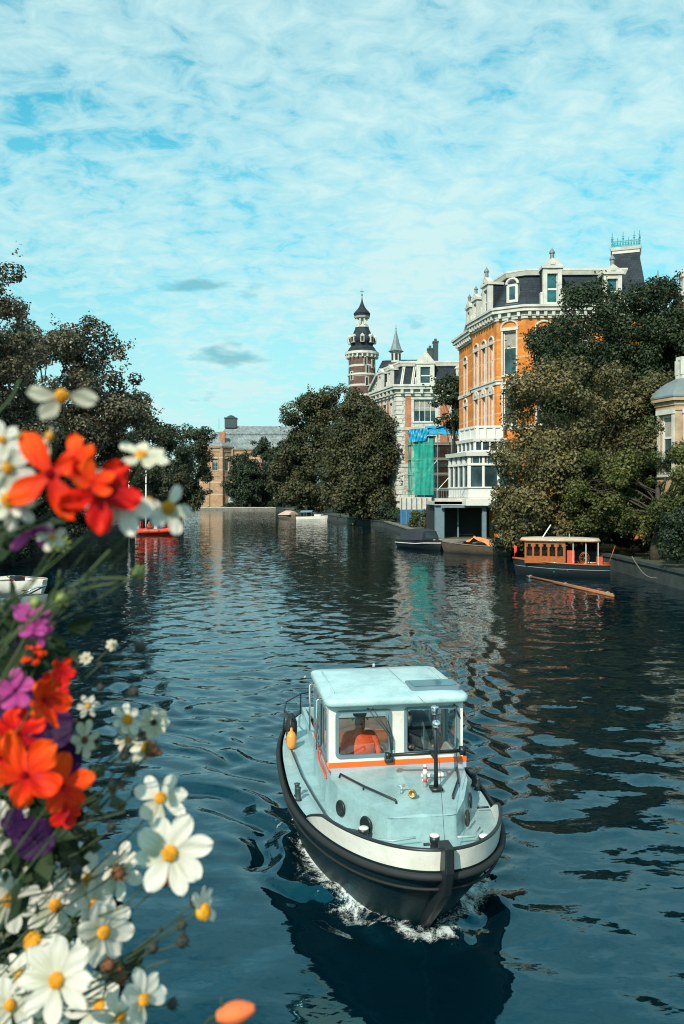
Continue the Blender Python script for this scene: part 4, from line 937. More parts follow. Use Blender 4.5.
# wheelhouse walls with window openings
CF, CBk, CW = 2.07, 3.55, .82
zt = 2.03
Cc = [(-CW,CBk),(-CW,CF),(CW,CF),(CW,CBk)]
cab = MB(); th = .045
def wallpair(p0, p1, z0, z1, holes):
    wall_holes(cab, p0, p1, z0, z1, holes, th)
    a, b = V2(p0), V2(p1); t = (b-a).normalized(); n = Vector((t.y,-t.x)); a2 = a-n*th; b2 = b-n*th; Ln=(b-a).length
    # inner skin, reversed
    wall_holes(cab, tuple(b2), tuple(a2), z0, z1, [(Ln-h[1],Ln-h[0],h[2],h[3]) for h in holes], .001)
FH = [(.10,.74,1.39,1.92),(.93,1.58,1.39,1.93)]
SH = [(.18,.72,1.30,1.90),(.82,1.34,1.30,1.90)]
wallpair(Cc[1], Cc[2], 1.1, zt, FH); wallpair(Cc[0], Cc[1], .72, zt, SH); wallpair(Cc[2], Cc[3], .72, zt, [(1.53-h[1],1.53-h[0],h[2],h[3]) for h in SH])
bk = MB(); 
for x in (-CW+.05, CW-.05): cab.box((x,CBk+.0,(.72+zt)/2),(.1,.05,zt-.72))
cab.box((0,CBk,zt-.06),(CW*2-.2,.05,.12))
wh = bb(cab, 'wheelhouse', 'white_gel')
def rounded(u0,u1,z0,z1,r,k=5):
    out=[]
    for cx_,cz_,a0 in ((u1-r,z1-r,0),(u0+r,z1-r,PI/2),(u0+r,z0+r,PI),(u1-r,z0+r,3*PI/2)):
        for i in range(k+1): an=a0+PI/2*i/k; out.append((cx_+r*math.cos(an),cz_+r*math.sin(an)))
    return out
def cab_window(p0,p1,h):
    a,b = V2(p0),V2(p1); t=(b-a).normalized(); n=Vector((t.y,-t.x))
    def P(u,z,d): q=a+t*u+n*d; return (q.x,q.y,z)
    o_=rounded(h[0]-.02,h[1]+.02,h[2]-.02,h[3]+.02,.06); i_=rounded(h[0]+.018,h[1]-.018,h[2]+.018,h[3]-.018,.05)
    f=MB(); f.loft([[P(u,z,.004) for u,z in o_],[P(u,z,.014) for u,z in o_],[P(u,z,.014) for u,z in i_],[P(u,z,-.02) for u,z in i_]])
    w_=bb(f,'window','grey_paint',wh)
    g_=MB(); g_.add([P(h[0],h[2],-.012),P(h[1],h[2],-.012),P(h[1],h[3],-.012),P(h[0],h[3],-.012)],[(0,1,2,3)]); bb(g_,'pane','glass_clear',w_)
for h in FH: cab_window(Cc[1],Cc[2],h)
for h in SH: cab_window(Cc[0],Cc[1],h); cab_window(Cc[2],Cc[3],(1.53-h[1],1.53-h[0],h[2],h[3]))
# coloured bands
s = MB(); s.obox(Cc[1],Cc[2],-.004,1.684,.002,.007,1.265,1.325); s.obox(Cc[0],Cc[1],.05,1.534,.002,.007,1.225,1.262)
s.obox(Cc[2],Cc[3],-.004,1.5,.002,.007,1.225,1.262); bb(s,'stripe','orange_paint',wh)
s = MB(); s.obox(Cc[1],Cc[2],-.002,1.682,.002,.006,1.19,1.26); bb(s,'lower_band','lilac',wh)
for q_ in (0,2):
    s = MB(); s.obox(Cc[q_],Cc[q_+1],.02,1.528,.002,.0065,.74,1.2); bb(s,'side_panel','blue_deck',wh)
# roof
s = MB(); s.sm = True
def roof_ring(g, z, crown): 
    out=[]
    x0_,x1_,y0_,y1_=-.87-g,.87+g,1.95-g,3.6+g
    for u,v in rounded(x0_,x1_,y0_,y1_,.10,4): out.append((u,v,z+crown*(1-(u/.95)**2)))
    return out
s.loft([roof_ring(-.09,2.0,0), roof_ring(-.01,2.005,0), roof_ring(0,2.03,0), roof_ring(0,2.075,.008), roof_ring(-.015,2.09,.012)])
# crowned top
nu, nv = 14, 10; gx=[-.91+1.82*i/nu for i in range(nu+1)]; gy=[1.95+1.75*j/nv for j in range(nv+1)]
inner=[roof_ring(-.015,2.09,.012), [(u*.97, 2.825+(v-2.825)*.97, 2.097+.022*(1-(u/.95)**2)) for u,v,_ in roof_ring(-.02,0,0)], [(u*.6, 2.825+(v-2.825)*.6, 2.098+.045*(1-(u*.6/.95)**2)) for u,v,_ in roof_ring(-.02,0,0)], [(u*.05, 2.825+(v-2.825)*.05, 2.098+.052) for u,v,_ in roof_ring(-.02,0,0)]]
s.loft(inner, cap1=True)
rf = bb(s,'wheelhouse_roof','blue_roof',wh)
s = MB(); s.loft([[(u,v,z) for u,v in rounded(.20,.82,2.14,2.52,.04)] for z in (2.10,2.16)], cap1=True); ht=bb(s,'roof_hatch','grey_paint',BO)
s = MB(); s.loft([[(u,v,z) for u,v in rounded(.24,.78,2.18,2.48,.03)] for z in (2.1605,2.167)], cap1=True); bb(s,'hatch_glass','glass_blue',ht)
for sx in (-1,1):
    s = MB(); s.sm=True; s.tube([(sx*.74,2.15,2.09),(sx*.74,2.2,2.125),(sx*.74,3.35,2.125),(sx*.74,3.4,2.09)],.008,6); bb(s,'roof_rail','blue_roof')
s = MB(); s.sm=True; s.lathe([(.02,2.13),(.025,2.16),(.01,2.18)],(.0,3.5,0),8); bb(s,'stern_light','chrome')
# grab rails on cabin sides
for sx in (-1,1):
    s = MB(); s.sm=True; x=sx*(CW+.07)
    for y in (2.62,3.42): s.tube([(sx*CW,y,1.95),(x,y,1.93),(x,y+.01,1.6),(x,y,1.32),(sx*CW,y,1.3)],.014,6)
    bb(s,'grab_rail','chrome')
s = MB(); s.sm=True; s.tube([(-CW-.01,3.3,1.45),(-CW-.05,2.6,1.2),(-CW-.02,2.12,1.13)],.012,6); bb(s,'safety_line','red_paint')
# wipers
for (bx, pts_) in ((.0-.12,[(-.42+.30,1.99),(-.30+.30,1.62),(-.12+.27,1.38)]),(.56,[(.10,1.88),(.13,1.78),(.12,1.70)])):
    pass
s = MB(); s.sm=True; y=CF-.03
s.tube([(-.36,y,1.96),(-.10,y-.02,1.63),(-.07,y-.01,1.37)],.008,5); s.tube([(-.30,y,1.96),(-.06,y-.02,1.60)],.006,5); s.tube([(-.14,y-.02,1.84),(-.06,y-.02,1.58),(-.06,y-.02,1.46)],.010,5)
s.box((-.10,y+.005,1.345),(.10,.06,.07)); bb(s,'wiper','dark_trim')
s = MB(); s.sm=True; s.tube([(.06+.05,y,1.93),(.16,y-.01,1.80)],.012,5); s.box((.15,y-.01,1.80),(.05,.02,.11)); bb(s,'wiper','dark_trim')
s = MB(); s.sm=True; s.tube([(.70,y,1.97),(.76,y-.01,1.82)],.012,5); bb(s,'wiper','dark_trim')
# interior: wheel and console
s = MB(); s.box((.1,2.2,1.02),(1.4,.16,.3)); bb(s,'console','wood_red')
s = MB(); s.sm=True; cp=Vector((.1,2.36,1.2)); s.tube([cp+Vector((.17*math.cos(a),0.05*math.sin(a),.17*math.sin(a))) for a in [2*PI*i/20 for i in range(21)]],.014,6,cap=False)
for k in range(3): s.tube([cp,cp+Vector((.17*math.cos(k*2.09),0,.17*math.sin(k*2.09)))],.009,5)
bb(s,'steering_wheel','wood_orange')
# mast with crossbar and lamp
s = MB(); s.sm=True; mx_, my_ = .30, 1.40
s.tube([(mx_,my_,1.19),(mx_,my_+.01,1.6),(mx_-.01,my_+.02,2.05)],[.026,.021,.017],10); s.box((mx_,my_,1.21),(.13,.13,.03)); s.tube([(mx_-.47,my_+.35,1.56),(mx_-.2,my_+.15,1.57)],.0,4)
ms = bb(s,'mast','black_paint')
s = MB(); s.sm=True; yb=1.62; s.tube([(-.20,yb,1.53),(.66,yb-.02,1.55)],.021,8); s.box((.665,yb-.02,1.55),(.06,.07,.085)); s.box((-.205,yb,1.53),(.05,.06,.06)); s.bar((mx_,my_,1.545),(mx_,yb,1.545),.04); bb(s,'crossbar','black_paint',ms)
s = MB(); s.sm=True; s.lathe([(.03,2.03),(.035,2.05),(.035,2.09),(.045,2.10),(.045,2.115),(.01,2.13)],(mx_-.01,my_+.02,0),10); s.lathe([(.0,0),(.045,.01),(.05,.05),(.03,.09),(.0,.10)],(mx_-.01,my_-.0,1.94),10,M=Matrix.Rotation(PI/2,3,'X')); bb(s,'mast_lamp','chrome',ms)
s = MB(); s.sm=True; s.tube([(.60,1.62,1.53),(.56,1.35,1.22)],.004,4); s.tube([(mx_,my_,2.05),(.0,.02,1.24)],.0025,4); s.tube([(mx_,my_,2.05),(.1,3.2,2.2)],.0025,4); bb(s,'stay_wire','dark_trim',ms)
# foredeck fittings
def bollard(x, y, z, r=.05, h=.13, cross=False):
    b_ = MB(); b_.sm=True; b_.lathe([(r*1.5,z),(r*1.4,z+.012),(r,z+.02),(r*.95,z+h*.6),(r*1.12,z+h*.75),(r*1.12,z+h)],(x,y,0),14)
    if cross: b_.tube([(x-.11,y,z+h*.55),(x+.11,y,z+h*.55)],.014,8)
    o_=bb(b_,'bollard','black_paint'); b_=MB(); b_.sm=True; b_.lathe([(r*1.08,z+h+.0005),(r*1.08,z+h+.012),(r*.7,z+h+.02)],(x,y,0),14); bb(b_,'bollard_cap','white_gel',o_)
bollard(-.60,.98,sheer(.98)+.0); bollard(-.02,.30,.99,.045,.17,True); bollard(.52,.40,sheer(.4)+.03); 
s = MB(); s.sm=True; s.lathe([(.015,0),(.02,.10),(.03,.14),(.046,.16),(.035,.16),(.01,.11)],(.02,1.30,1.22),12,M=Matrix.Rotation(R(75),3,'X')@Matrix.Rotation(R(-20),3,'Y')); s.lathe([(.03,1.19),(.03,1.23),(.01,1.24)],(.0,1.33,0),8); bb(s,'horn','brass')
s = MB(); s.sm=True; s.lathe([(.013,1.19),(.013,1.28)],(-.11,1.34,0),8); s.tube([(-.15,1.34,1.28),(-.07,1.34,1.28)],.012,6); bb(s,'tap','chrome')
s = MB(); s.sm=True; s.lathe([(.022,1.2),(.022,1.34),(.03,1.345),(.03,1.37),(.02,1.38),(.02,1.44),(.012,1.45)],(.20,1.5,0),10); bb(s,'flag_socket','white_gel')
s = MB(); s.sm=True; s.lathe([(.0235,1.25),(.0235,1.29)],(.20,1.5,0),10); s.lathe([(.0215,1.40),(.0215,1.425)],(.20,1.5,0),10); bb(s,'red_ring','red_paint')
s = MB(); s.box((.36,1.72,1.245),(.3,.03,.035)); s.tube([(.2,1.6,1.235),(.28,1.72,1.25)],.012,6); bb(s,'anchor_stock','white_gel')
for pts_ in ([(-.71,1.95,1.19),(-.70,1.94,1.235),(-.50,1.55,1.225),(-.22,1.15,1.20),(-.21,1.14,1.16)],[(.70,1.95,1.19),(.70,1.94,1.235),(.62,1.6,1.225),(.44,1.22,1.19),(.44,1.2,1.15)]):
    s = MB(); s.sm=True; s.tube(pts_,.013,8); m_=pts_[2]; s.tube([m_,(m_[0],m_[1],1.16)],.01,6); bb(s,'handrail','black_paint')
# side deck pipe/hose and cleats
s = MB(); s.sm=True; s.tube([(-1.06,4.3,.79),(-1.02,3.2,.79),(-.95,2.4,.80),(-.90,1.75,.84),(-.80,1.35,.86),(-.62,1.12,.90),(-.52,1.0,.93)],.014,6); bb(s,'deck_hose','dark_trim')
for q_ in ([(-.52,.78,.96),(-.36,.66,.98),(-.12,.66,1.0)],[(.30,.60,1.0),(.5,.66,.97),(.66,.95,.93)]):
    s = MB(); s.sm=True; s.tube(q_,.012,6); bb(s,'deck_line','blue_deck')
for (x,y) in ((-1.14,2.55),(1.14,2.55),(-1.05,4.9),(1.05,4.9)):
    s = MB(); s.sm=True; z=sheer(y)
    for k in (-.07,.07): s.lathe([(.045,z),(.03,z+.02),(.03,z+.13),(.04,z+.15),(.01,z+.16)],(x,y+k,0),10)
    bb(s,'cleat','dark_trim')
s = MB(); s.sm=True; s.box((.93,1.65,.86),(.14,.03,.012)); bb(s,'fairlead','black_paint')
# stern rail and orange-yellow fender on the left quarter
s = MB(); s.sm=True
sr = [(-1.05,4.75),(-1.12,5.2),(-1.05,5.7),(-.75,6.2),(-.3,6.4),(.3,6.4),(.75,6.2),(1.05,5.7),(1.12,5.2),(1.05,4.75)]
s.tube([(*sr[0],.8)]+[(x*.97,y,1.12) for x,y in sr]+[(*sr[-1],.8)],.014,6)
for x,y in sr[1:-1:2]: s.tube([(x*.98,y,.78),(x*.97,y,1.12)],.012,6)
bb(s,'stern_rail','black_paint')
s = MB(); s.sm=True; s.lathe([(.02,.74),(.06,.76),(.075,.82),(.075,.92),(.05,.98),(.02,1.0),(.015,1.05)],(-1.04,4.5,0),14); bb(s,'fender',M['orange_tarp'] if False else plain('fender_yellow',(.8,.28,.05),.45))
s = MB(); s.sm=True; s.lathe([(.02,.75),(.08,.78),(.09,.88),(.09,1.0),(.05,1.1),(.02,1.14)],(-1.0,4.95,0),12); bb(s,'fender','black_rubber')

# ================================================================== people
def person(loc, rz, J, shirt, trousers, label, vest=None, hairm='hair', group=None, scale=1.0):
    """one skinned body. J: joint dict in metres, z=0 at the soles; x right, y forward(-)"""
    root = empty('person', loc, rz, label, 'person', group); root.scale = (scale,)*3
    names = list(J); V = [J[k][:3] for k in names]; Rr = [J[k][3] for k in names]
    E = []
    for a,b in (('pelvis','waist'),('waist','chest'),('chest','neck'),('neck','headlow'),('headlow','headtop'),('chest','shL'),('chest','shR'),('shL','elL'),('elL','wrL'),('wrL','haL'),('shR','elR'),('elR','wrR'),('wrR','haR'),('pelvis','hipL'),('pelvis','hipR'),('hipL','knL'),('knL','anL'),('anL','toL'),('hipR','knR'),('knR','anR'),('anR','toR')):
        if a in J and b in J: E.append((names.index(a), names.index(b)))
    me = bpy.data.meshes.new('body'); me.from_pydata(V, E, []); o_ = bpy.data.objects.new('body', me); COL.objects.link(o_)
    md = o_.modifiers.new('Skin','SKIN'); md.use_smooth_shade = True
    for i, r_ in enumerate(Rr): me.skin_vertices[0].data[i].radius = (r_, r_*.85)
    me.skin_vertices[0].data[0].use_root = True
    sb = o_.modifiers.new('Sub','SUBSURF'); sb.levels = 1; sb.render_levels = 1
    dg = bpy.context.evaluated_depsgraph_get(); dg.update(); nm = bpy.data.meshes.new_from_object(o_.evaluated_get(dg)); o_.modifiers.clear(); o_.data = nm
    nm.materials.clear(); [nm.materials.append(M[k]) for k in (shirt, trousers, 'skin')]
    nz = J['neck'][2]; hands = [Vector(J[k][:3]) for k in ('haL','haR') if k in J]; wz = J['pelvis'][2]+.02
    for p in nm.polygons:
        c_ = p.center; mi = 0
        if c_.z > nz+.02: mi = 2
        elif any((c_-h).length < .12 for h in hands): mi = 2
        elif c_.z < wz: mi = 1
        p.material_index = mi; p.use_smooth = True
    o_.parent = root; o_['label'] = None if False else 'clothed figure'; del o_['label']
    ht_ = Vector(J['headtop'][:3]); hl = Vector(J['headlow'][:3]); hc = (ht_+hl)/2
    h = MB(); h.sm = True; h.lathe([(.086,.01),(.096,.045),(.088,.08),(.055,.105),(.01,.116)], hc+Vector((0,.012,.02)), 12); h.build('hair', M[hairm], root, world=False)
    f = MB(); f.sm = True
    f.lathe([(.018,-.02),(.016,0),(.004,.03)], hc+Vector((0,-.098,-.01)), 6); 
    for sx in (-1,1): f.lathe([(.001,-.02),(.014,-.01),(.016,.012),(.001,.024)], hc+Vector((sx*.10,0,-.01)), 6)
    f.build('face_features', M['skin'], root, world=False)
    e = MB()
    for sx in (-1,1): e.box(hc+Vector((sx*.035,-.088,.015)),(.022,.014,.01))
    e.box(hc+Vector((0,-.086,-.055)),(.04,.014,.008)); e.build('eyes_and_mouth', M['hair'], root, world=False)
    fg = MB(); fg.sm = True
    for k, s_ in (('haL',-1),('haR',1)):
        if k in J:
            hp = Vector(J[k][:3]); wp = Vector(J['wr'+k[-1]][:3]); d = (hp-wp).normalized(); sd = d.cross(Vector((0,0,1))).normalized() if abs(d.z)<.9 else Vector((1,0,0))
            for q in range(4):
                b0 = hp+sd*(-.027+.018*q)+d*.01; ln = (.062,.072,.068,.052)[q]; fg.tube([b0,b0+d*ln*.5,b0+d*ln*.85+Vector((0,0,-.02))],[.009,.008,.006],5)
            b0 = hp+sd*.035; fg.tube([b0-d*.02,b0+sd*.02+d*.02,b0+sd*.02+d*.045],[.010,.009,.007],5)
    fg.build('fingers', M['skin'], root, world=False)
    if vest:
        c_ = Vector(J['chest'][:3]); w_ = Vector(J['waist'][:3]); v = MB(); v.sm = True; rg2=[]
        for tt, a_, b_ in ((-.25,.185,.15),(.1,.19,.16),(.5,.205,.17),(.9,.215,.17),(1.2,.16,.13)):
            q = w_.lerp(c_, tt); rg2.append([(q.x+a_*math.cos(2*PI*i/16), q.y+b_*math.sin(2*PI*i/16), q.z) for i in range(16)])
        v.loft(rg2, cap0=True, cap1=True); v.build('life_vest', M[vest], root, world=False)
    return root
def standing():
    return dict(pelvis=(0,0,.92,.15), waist=(0,0,1.06,.14), chest=(0,0,1.30,.155), neck=(0,-.01,1.46,.06), headlow=(0,-.02,1.53,.075), headtop=(0,-.02,1.67,.085),
        shL=(-.18,0,1.40,.065), elL=(-.24,-.05,1.14,.05), wrL=(-.16,-.28,1.06,.034), haL=(-.14,-.36,1.07,.035), shR=(.18,0,1.40,.065), elR=(.25,-.05,1.14,.05), wrR=(.17,-.28,1.06,.034), haR=(.15,-.36,1.07,.035),
        hipL=(-.09,0,.86,.11), knL=(-.1,-.02,.48,.075), anL=(-.1,.02,.09,.05), toL=(-.1,-.14,.05,.04), hipR=(.09,0,.86,.11), knR=(.1,-.02,.48,.075), anR=(.1,.02,.09,.05), toR=(.1,-.14,.05,.04))
def seated():
    return dict(pelvis=(0,0,.50,.15), waist=(0,0,.62,.14), chest=(0,-.02,.85,.155), neck=(0,-.03,1.02,.06), headlow=(0,-.04,1.09,.075), headtop=(0,-.04,1.23,.085),
        shL=(-.18,-.02,.95,.065), elL=(-.25,-.1,.7,.05), wrL=(-.16,-.32,.62,.034), haL=(-.13,-.40,.62,.035), shR=(.18,-.02,.95,.065), elR=(.25,-.1,.7,.05), wrR=(.16,-.32,.62,.034), haR=(.13,-.40,.62,.035),
        hipL=(-.1,-.02,.47,.11), knL=(-.12,-.42,.47,.075), anL=(-.12,-.40,.08,.05), toL=(-.12,-.54,.05,.04), hipR=(.1,-.02,.47,.11), knR=(.12,-.42,.47,.075), anR=(.12,-.40,.08,.05), toR=(.12,-.54,.05,.04))
Mb = Matrix.Translation(boat_loc) @ Matrix.Rotation(boat_rz, 4, 'Z')
pp = Mb @ Vector((-.36, 2.56, FZ)); person(pp, boat_rz, standing(), 'orange_cloth', 'cloth_dark', 'person in an orange vest standing behind the left windscreen of the launch', vest='orange_cloth', scale=.94)
pp = Mb @ Vector((.44, 3.1, FZ)); person(pp, boat_rz+.2, standing(), 'cloth_dark', 'cloth_dark', 'person in dark clothes standing behind the right windscreen of the launch', scale=.98)

# ================================================================== small boats
def small_hull(mb_out, L_, B_, F, raked=.35, tr=.8, n=20, mb_in=None, inner=.06, floor=.15, zb=-.2):
    """bow at y=0, stern at y=L; open shell"""
    def w_(f): return B_/2*(min(1, (f/.42))**.62 if f < .42 else 1-(1-tr)*((f-.42)/.58)**2)
    def ring_(f, g, z0):
        y = f*L_; w = max(w_(f)-g, .005); sh = F*(1+.35*(1-f)**2); k = raked*(1-f)*.6
        return [(-w,y,sh),(-w*.93,y+k*.35,sh*.45),(-w*.62,y+k,z0),(0,y+k*1.1,z0-.04),(w*.62,y+k,z0),(w*.93,y+k*.35,sh*.45),(w,y,sh)]
    R1=[ring_(i/n,0,zb) for i in range(n+1)]; mb_out.loft(R1, closed=False); mb_out.add(R1[-1],[tuple(range(7))])
    if mb_in is not None:
        R2=[ring_(max(.03,min(.985,i/n)),inner,floor) for i in range(n+1)]; mb_in.loft(R2, closed=False); mb_in.add(R2[-1],[tuple(range(7))])
        for i in range(n):
            for j in (0,6): mb_in.add([R1[i][j],R1[i+1][j],R2[i+1][j],R2[i][j]],[(0,1,2,3)])
        mb_in.add([R1[-1][0],R1[-1][6],R2[-1][6],R2[-1][0]],[(0,1,2,3)])
def boat_root(name, label, cat, loc, rz, group=None): return empty(name, loc, rz, label, cat, group)
# white dinghy at left
D = boat_root('dinghy','white open dinghy with dark interior at the left edge behind the flowers','dinghy',(X(46,36),35.6,0),R(48))
o1, i1 = MB(), MB(); small_hull(o1, 4.6,2.3,.5,mb_in=i1,inner=.12); o1.build('hull',M['white_gel'],D,world=False,smooth=True); i1.build('inner_shell',M['white_gel'],D,world=False)
s=MB(); 
for y in (1.3,2.3,3.4): s.box((0,y,.42),(1.3,.28,.04))
s.build('thwart',M['wood_grey'],D,world=False)
s=MB(); s.box((0,1.9,.2),(1.1,2.6,.04)); s.box((.2,2.8,.5),(.5,.5,.3)); s.build('cover',M['cloth_dark'],D,world=False)
s=MB(); s.sm=True; s.tube([(.7,1,.6),(.2,3.0,.62)],.022,6); s.tube([(-.7,1.2,.6),(-.1,3.2,.62)],.022,6); s.build('oar',M['wood_orange'],D,world=False)
D2 = boat_root('moored_boat','bright metal-edged boat just below the white dinghy at the left edge','boat',(X(47,30.5),30.6,0),R(80))
o1, i1 = MB(), MB(); small_hull(o1, 4.0,1.5,.5,mb_in=i1); o1.build('hull',M['steel'],D2,world=False,smooth=True); i1.build('inner_shell',M['cloth_dark'],D2,world=False)
s=MB(); s.sm=True; s.tube([(-.6,1.2,.55),(-.35,.3,.95),(0,.05,1.0),(.35,.3,.95),(.6,1.2,.55)],.03,8); s.build('bow_rail',M['chrome'],D2,world=False)
# red boat with people
RBt = boat_root('red_boat','bright red inflatable boat with people aboard on the left side of the canal','boat',(X(176,88),88.5,0),R(92))
s=MB(); s.sm=True
tubep=[(.75,4.3,.42),(.8,3.0,.42),(.78,1.6,.44),(.6,.7,.5),(.25,.15,.56),(0,.02,.58)]; tubep=tubep+[(-x,y,z) for x,y,z in reversed(tubep[:-1])]
s.tube(tubep,.26,12); s.build('tube_collar',M['red_paint'],RBt,world=False)
s=MB(); small_hull(s,4.1,1.5,.35); s.build('hull',M['orange_paint'],RBt,world=False)
s=MB(); s.box((0,2.2,.22),(1.2,3.6,.06)); s.box((0,2.9,.42),(1.1,.4,.35)); s.box((0,1.6,.42),(1.1,.4,.35)); s.build('seat',M['cloth_dark'],RBt,world=False)
s=MB(); s.box((0,2.3,.8),(.5,.35,.7)); s.box((0,4.35,.6),(.35,.4,.8)); s.build('console',M['white_paint'],RBt,world=False)
s=MB(); s.sm=True; s.tube([(-.6,3.9,.6),(-.55,3.9,1.5),(.55,3.9,1.5),(.6,3.9,.6)],.04,8); s.build('arch',M['red_paint'],RBt,world=False)
Mr = Matrix.Translation(RBt.location) @ Matrix.Rotation(R(92),4,'Z')
for (x,y,sh,vv,lb) in ((.3,1.75,'cloth_blue',None,'person in a blue top sitting in the middle of the red boat'),(-.2,3.05,'red_paint','red_paint','person in a red vest sitting at the stern of the red boat'),(.25,.9,'red_paint','red_paint','person in a red jacket sitting at the bow of the red boat')):
    person(Mr @ Vector((x,y,.25)), R(60), seated(), sh, 'cloth_dark', lb, vest=vv, scale=1.0)
for px, yb, d, yt, lb in ((129,505,92,455,'thin white mooring pole left of the red boat'),(146,503,95,472,'thin white mooring pole just behind the red boat')):
    P_ = empty('mooring_pole',(X(px,d),d,-1),0,lb,'pole',group=None)
    s=MB(); s.sm=True; x_=X(px,d); s.tube([(x_,d,-1),(x_,d,Z(yt,d))],[.11,.07],8); s.build('shaft',M['white_paint'],P_); s=MB(); s.lathe([(.1,0),(.13,.08),(.02,.18)],(x_,d,Z(yt,d)),8); s.build('cap',M['white_paint'],P_)
# far motor boats
F1 = boat_root('motor_boat','white motor boat with blue canopy moored below the big chestnut trees','boat',(X(328,133),131.5,0),R(70))
o1,i1=MB(),MB(); small_hull(o1,5.4,2.0,.75,mb_in=i1); o1.build('hull',M['white_gel'],F1,world=False); i1.build('inner_shell',M['cloth_dark'],F1,world=False)
s=MB(); s.box((0,1.6,.95),(1.3,1.2,.35)); s.build('cabin_top',M['white_gel'],F1,world=False,bevel=.05)
s=MB(); s.loft([[(-.8,2.1,1.0),(.8,2.1,1.0)],[(-.7,2.5,1.55),(.7,2.5,1.55)]],closed=False); s.build('windscreen',M['glass_dark'],F1,world=False)
s=MB(); s.loft([[(-.85,2.5,1.5),(-.5,2.5,1.8),(.5,2.5,1.8),(.85,2.5,1.5)],[(-.85,4.6,1.45),(-.5,4.6,1.75),(.5,4.6,1.75),(.85,4.6,1.45)]],closed=False); s.build('canopy',M['grey_paint'],F1,world=False)
s=MB(); 
for x in (-.83,.83):
    for y in (2.5,3.5,4.6): s.bar((x,y,.8),(x,y,1.5),.04)
s.build('canopy_pole',M['steel'],F1,world=False)
F2 = boat_root('rowing_boat','small pinkish covered boat moored at the foot of the left chestnut tree','boat',(X(296,146),144,0),R(40))
o1=MB(); small_hull(o1,4.2,2.0,.6); o1.build('hull',M['wood_grey'],F2,world=False)
s=MB(); s.loft([[(-1.1,.5,.75),(-.5,.5,1.25),(.5,.5,1.25),(1.1,.5,.75)],[(-1.2,2.2,.7),(-.5,2.2,1.5),(.5,2.2,1.5),(1.2,2.2,.7)],[(-1.0,4.1,.65),(-.4,4.1,1.0),(.4,4.1,1.0),(1.0,4.1,.65)]],closed=False,cap0=True,cap1=True); s.build('cover',plain('cover_pink',(.5,.36,.3),.8),F2,world=False)
F3 = boat_root('sloop','white sloop moored under the overhanging boughs of the right chestnut tree','boat',(X(346,122),120,0),R(-35))
o1,i1=MB(),MB(); small_hull(o1,5.5,2.1,.8,mb_in=i1); o1.build('hull',M['white_gel'],F3,world=False); i1.build('inner_shell',M['wood_grey'],F3,world=False)
s=MB(); s.box((0,2.6,1.15),(1.5,1.9,.75)); s.build('cabin',M['white_gel'],F3,world=False,bevel=.08)
s=MB(); 
for x in (-.76,.76): s.box((x,2.6,1.25),(.03,1.3,.3))
s.box((0,1.64,1.25),(1.1,.03,.3)); s.build('cabin_window',M['glass_dark'],F3,world=False)
# dark covered boat near the pier
K = boat_root('covered_boat','black covered boat with small white stripe moored by the grey pier of the orange mansion','boat',(X(441,63.5),63.2,0),R(28))
o1,i1=MB(),MB(); small_hull(o1,5.6,2.1,.65,mb_in=i1); o1.build('hull',M['black_paint'],K,world=False,smooth=True); i1.build('inner_shell',M['cloth_dark'],K,world=False)
s=MB(); s.loft([[(-.85,1.5,.8),(-.6,1.6,1.5),(.6,1.6,1.5),(.85,1.5,.8)],[(-.95,3,.75),(-.7,3,1.65),(.7,3,1.65),(.95,3,.75)],[(-.85,4.9,.7),(-.6,4.8,1.45),(.6,4.8,1.45),(.85,4.9,.7)]],closed=False,cap0=True,cap1=True); s.build('canopy',M['cloth_dark'],K,world=False,smooth=False)
s=MB(); s.add([(-.5,1.52,.95),(.5,1.52,.95),(.45,1.57,1.38),(-.45,1.57,1.38)],[(0,1,2,3)]); s.build('canopy_window',M['glass_dark'],K,world=False)
s=MB(); s.tube([(-1.06,2.2,.5),(-1.04,4,.46),(-.9,5.5,.44)],.035,6); s.tube([(-.05,.0,.62),(-.9,1.3,.58),(-1.06,2.2,.5)],.035,6); s.tube([(.05,.0,.62),(.9,1.3,.58),(1.06,2.2,.5)],.035,6); s.build('rub_rail',M['white_gel'],K,world=False)
for y in (.35,.6): 
    s=MB(); s.box((0.3 if y<.5 else -.3,.55,.82),(.12,.12,.12)); s.build('lamp',M['white_gel'],K,world=False)
# barge with orange tarp
BG = boat_root('work_barge','long low grey work barge with a crumpled orange tarpaulin moored before the conservatory','barge',(7.7,62.3,0),R(-127))
def flat_boat(mb,L_,B_,F):
    P=[(0,0.2),(B_*.35,.6),(B_/2,1.6),(B_/2,L_-.3),(B_*.4,L_),(-B_*.4,L_),(-B_/2,L_-.3),(-B_/2,1.6),(-B_*.35,.6)]
    mb.loft([[(x*.88,y+.1,-.2) for x,y in P],[(x,y,F) for x,y in P],[(x*.93,y*.98+.1,F) for x,y in P],[(x*.9,y*.97+.15,F-.3) for x,y in P]],cap1=True)
s,s2_=MB(),MB(); small_hull(s,6.2,2.0,.62,raked=.6,tr=.85,mb_in=s2_,inner=.1,floor=.2); s.build('hull',plain('barge_brown',(.10,.075,.055),.7,var=.4,scale=4),BG,world=False,smooth=True); s2_.build('inner_shell',M['wood_grey'],BG,world=False)
s=MB(); s.sm=True
for sx in (-1,1): s.tube([(sx*(1.0*(min(1,(f/.42))**.62 if f<.42 else 1-.15*((f-.42)/.58)**2)),f*6.2,.62*(1+.35*(1-f)**2)+.02) for f in [i/14 for i in range(15)]],.05,6)
s.build('gunwale',M['wood_grey'],BG,world=False)
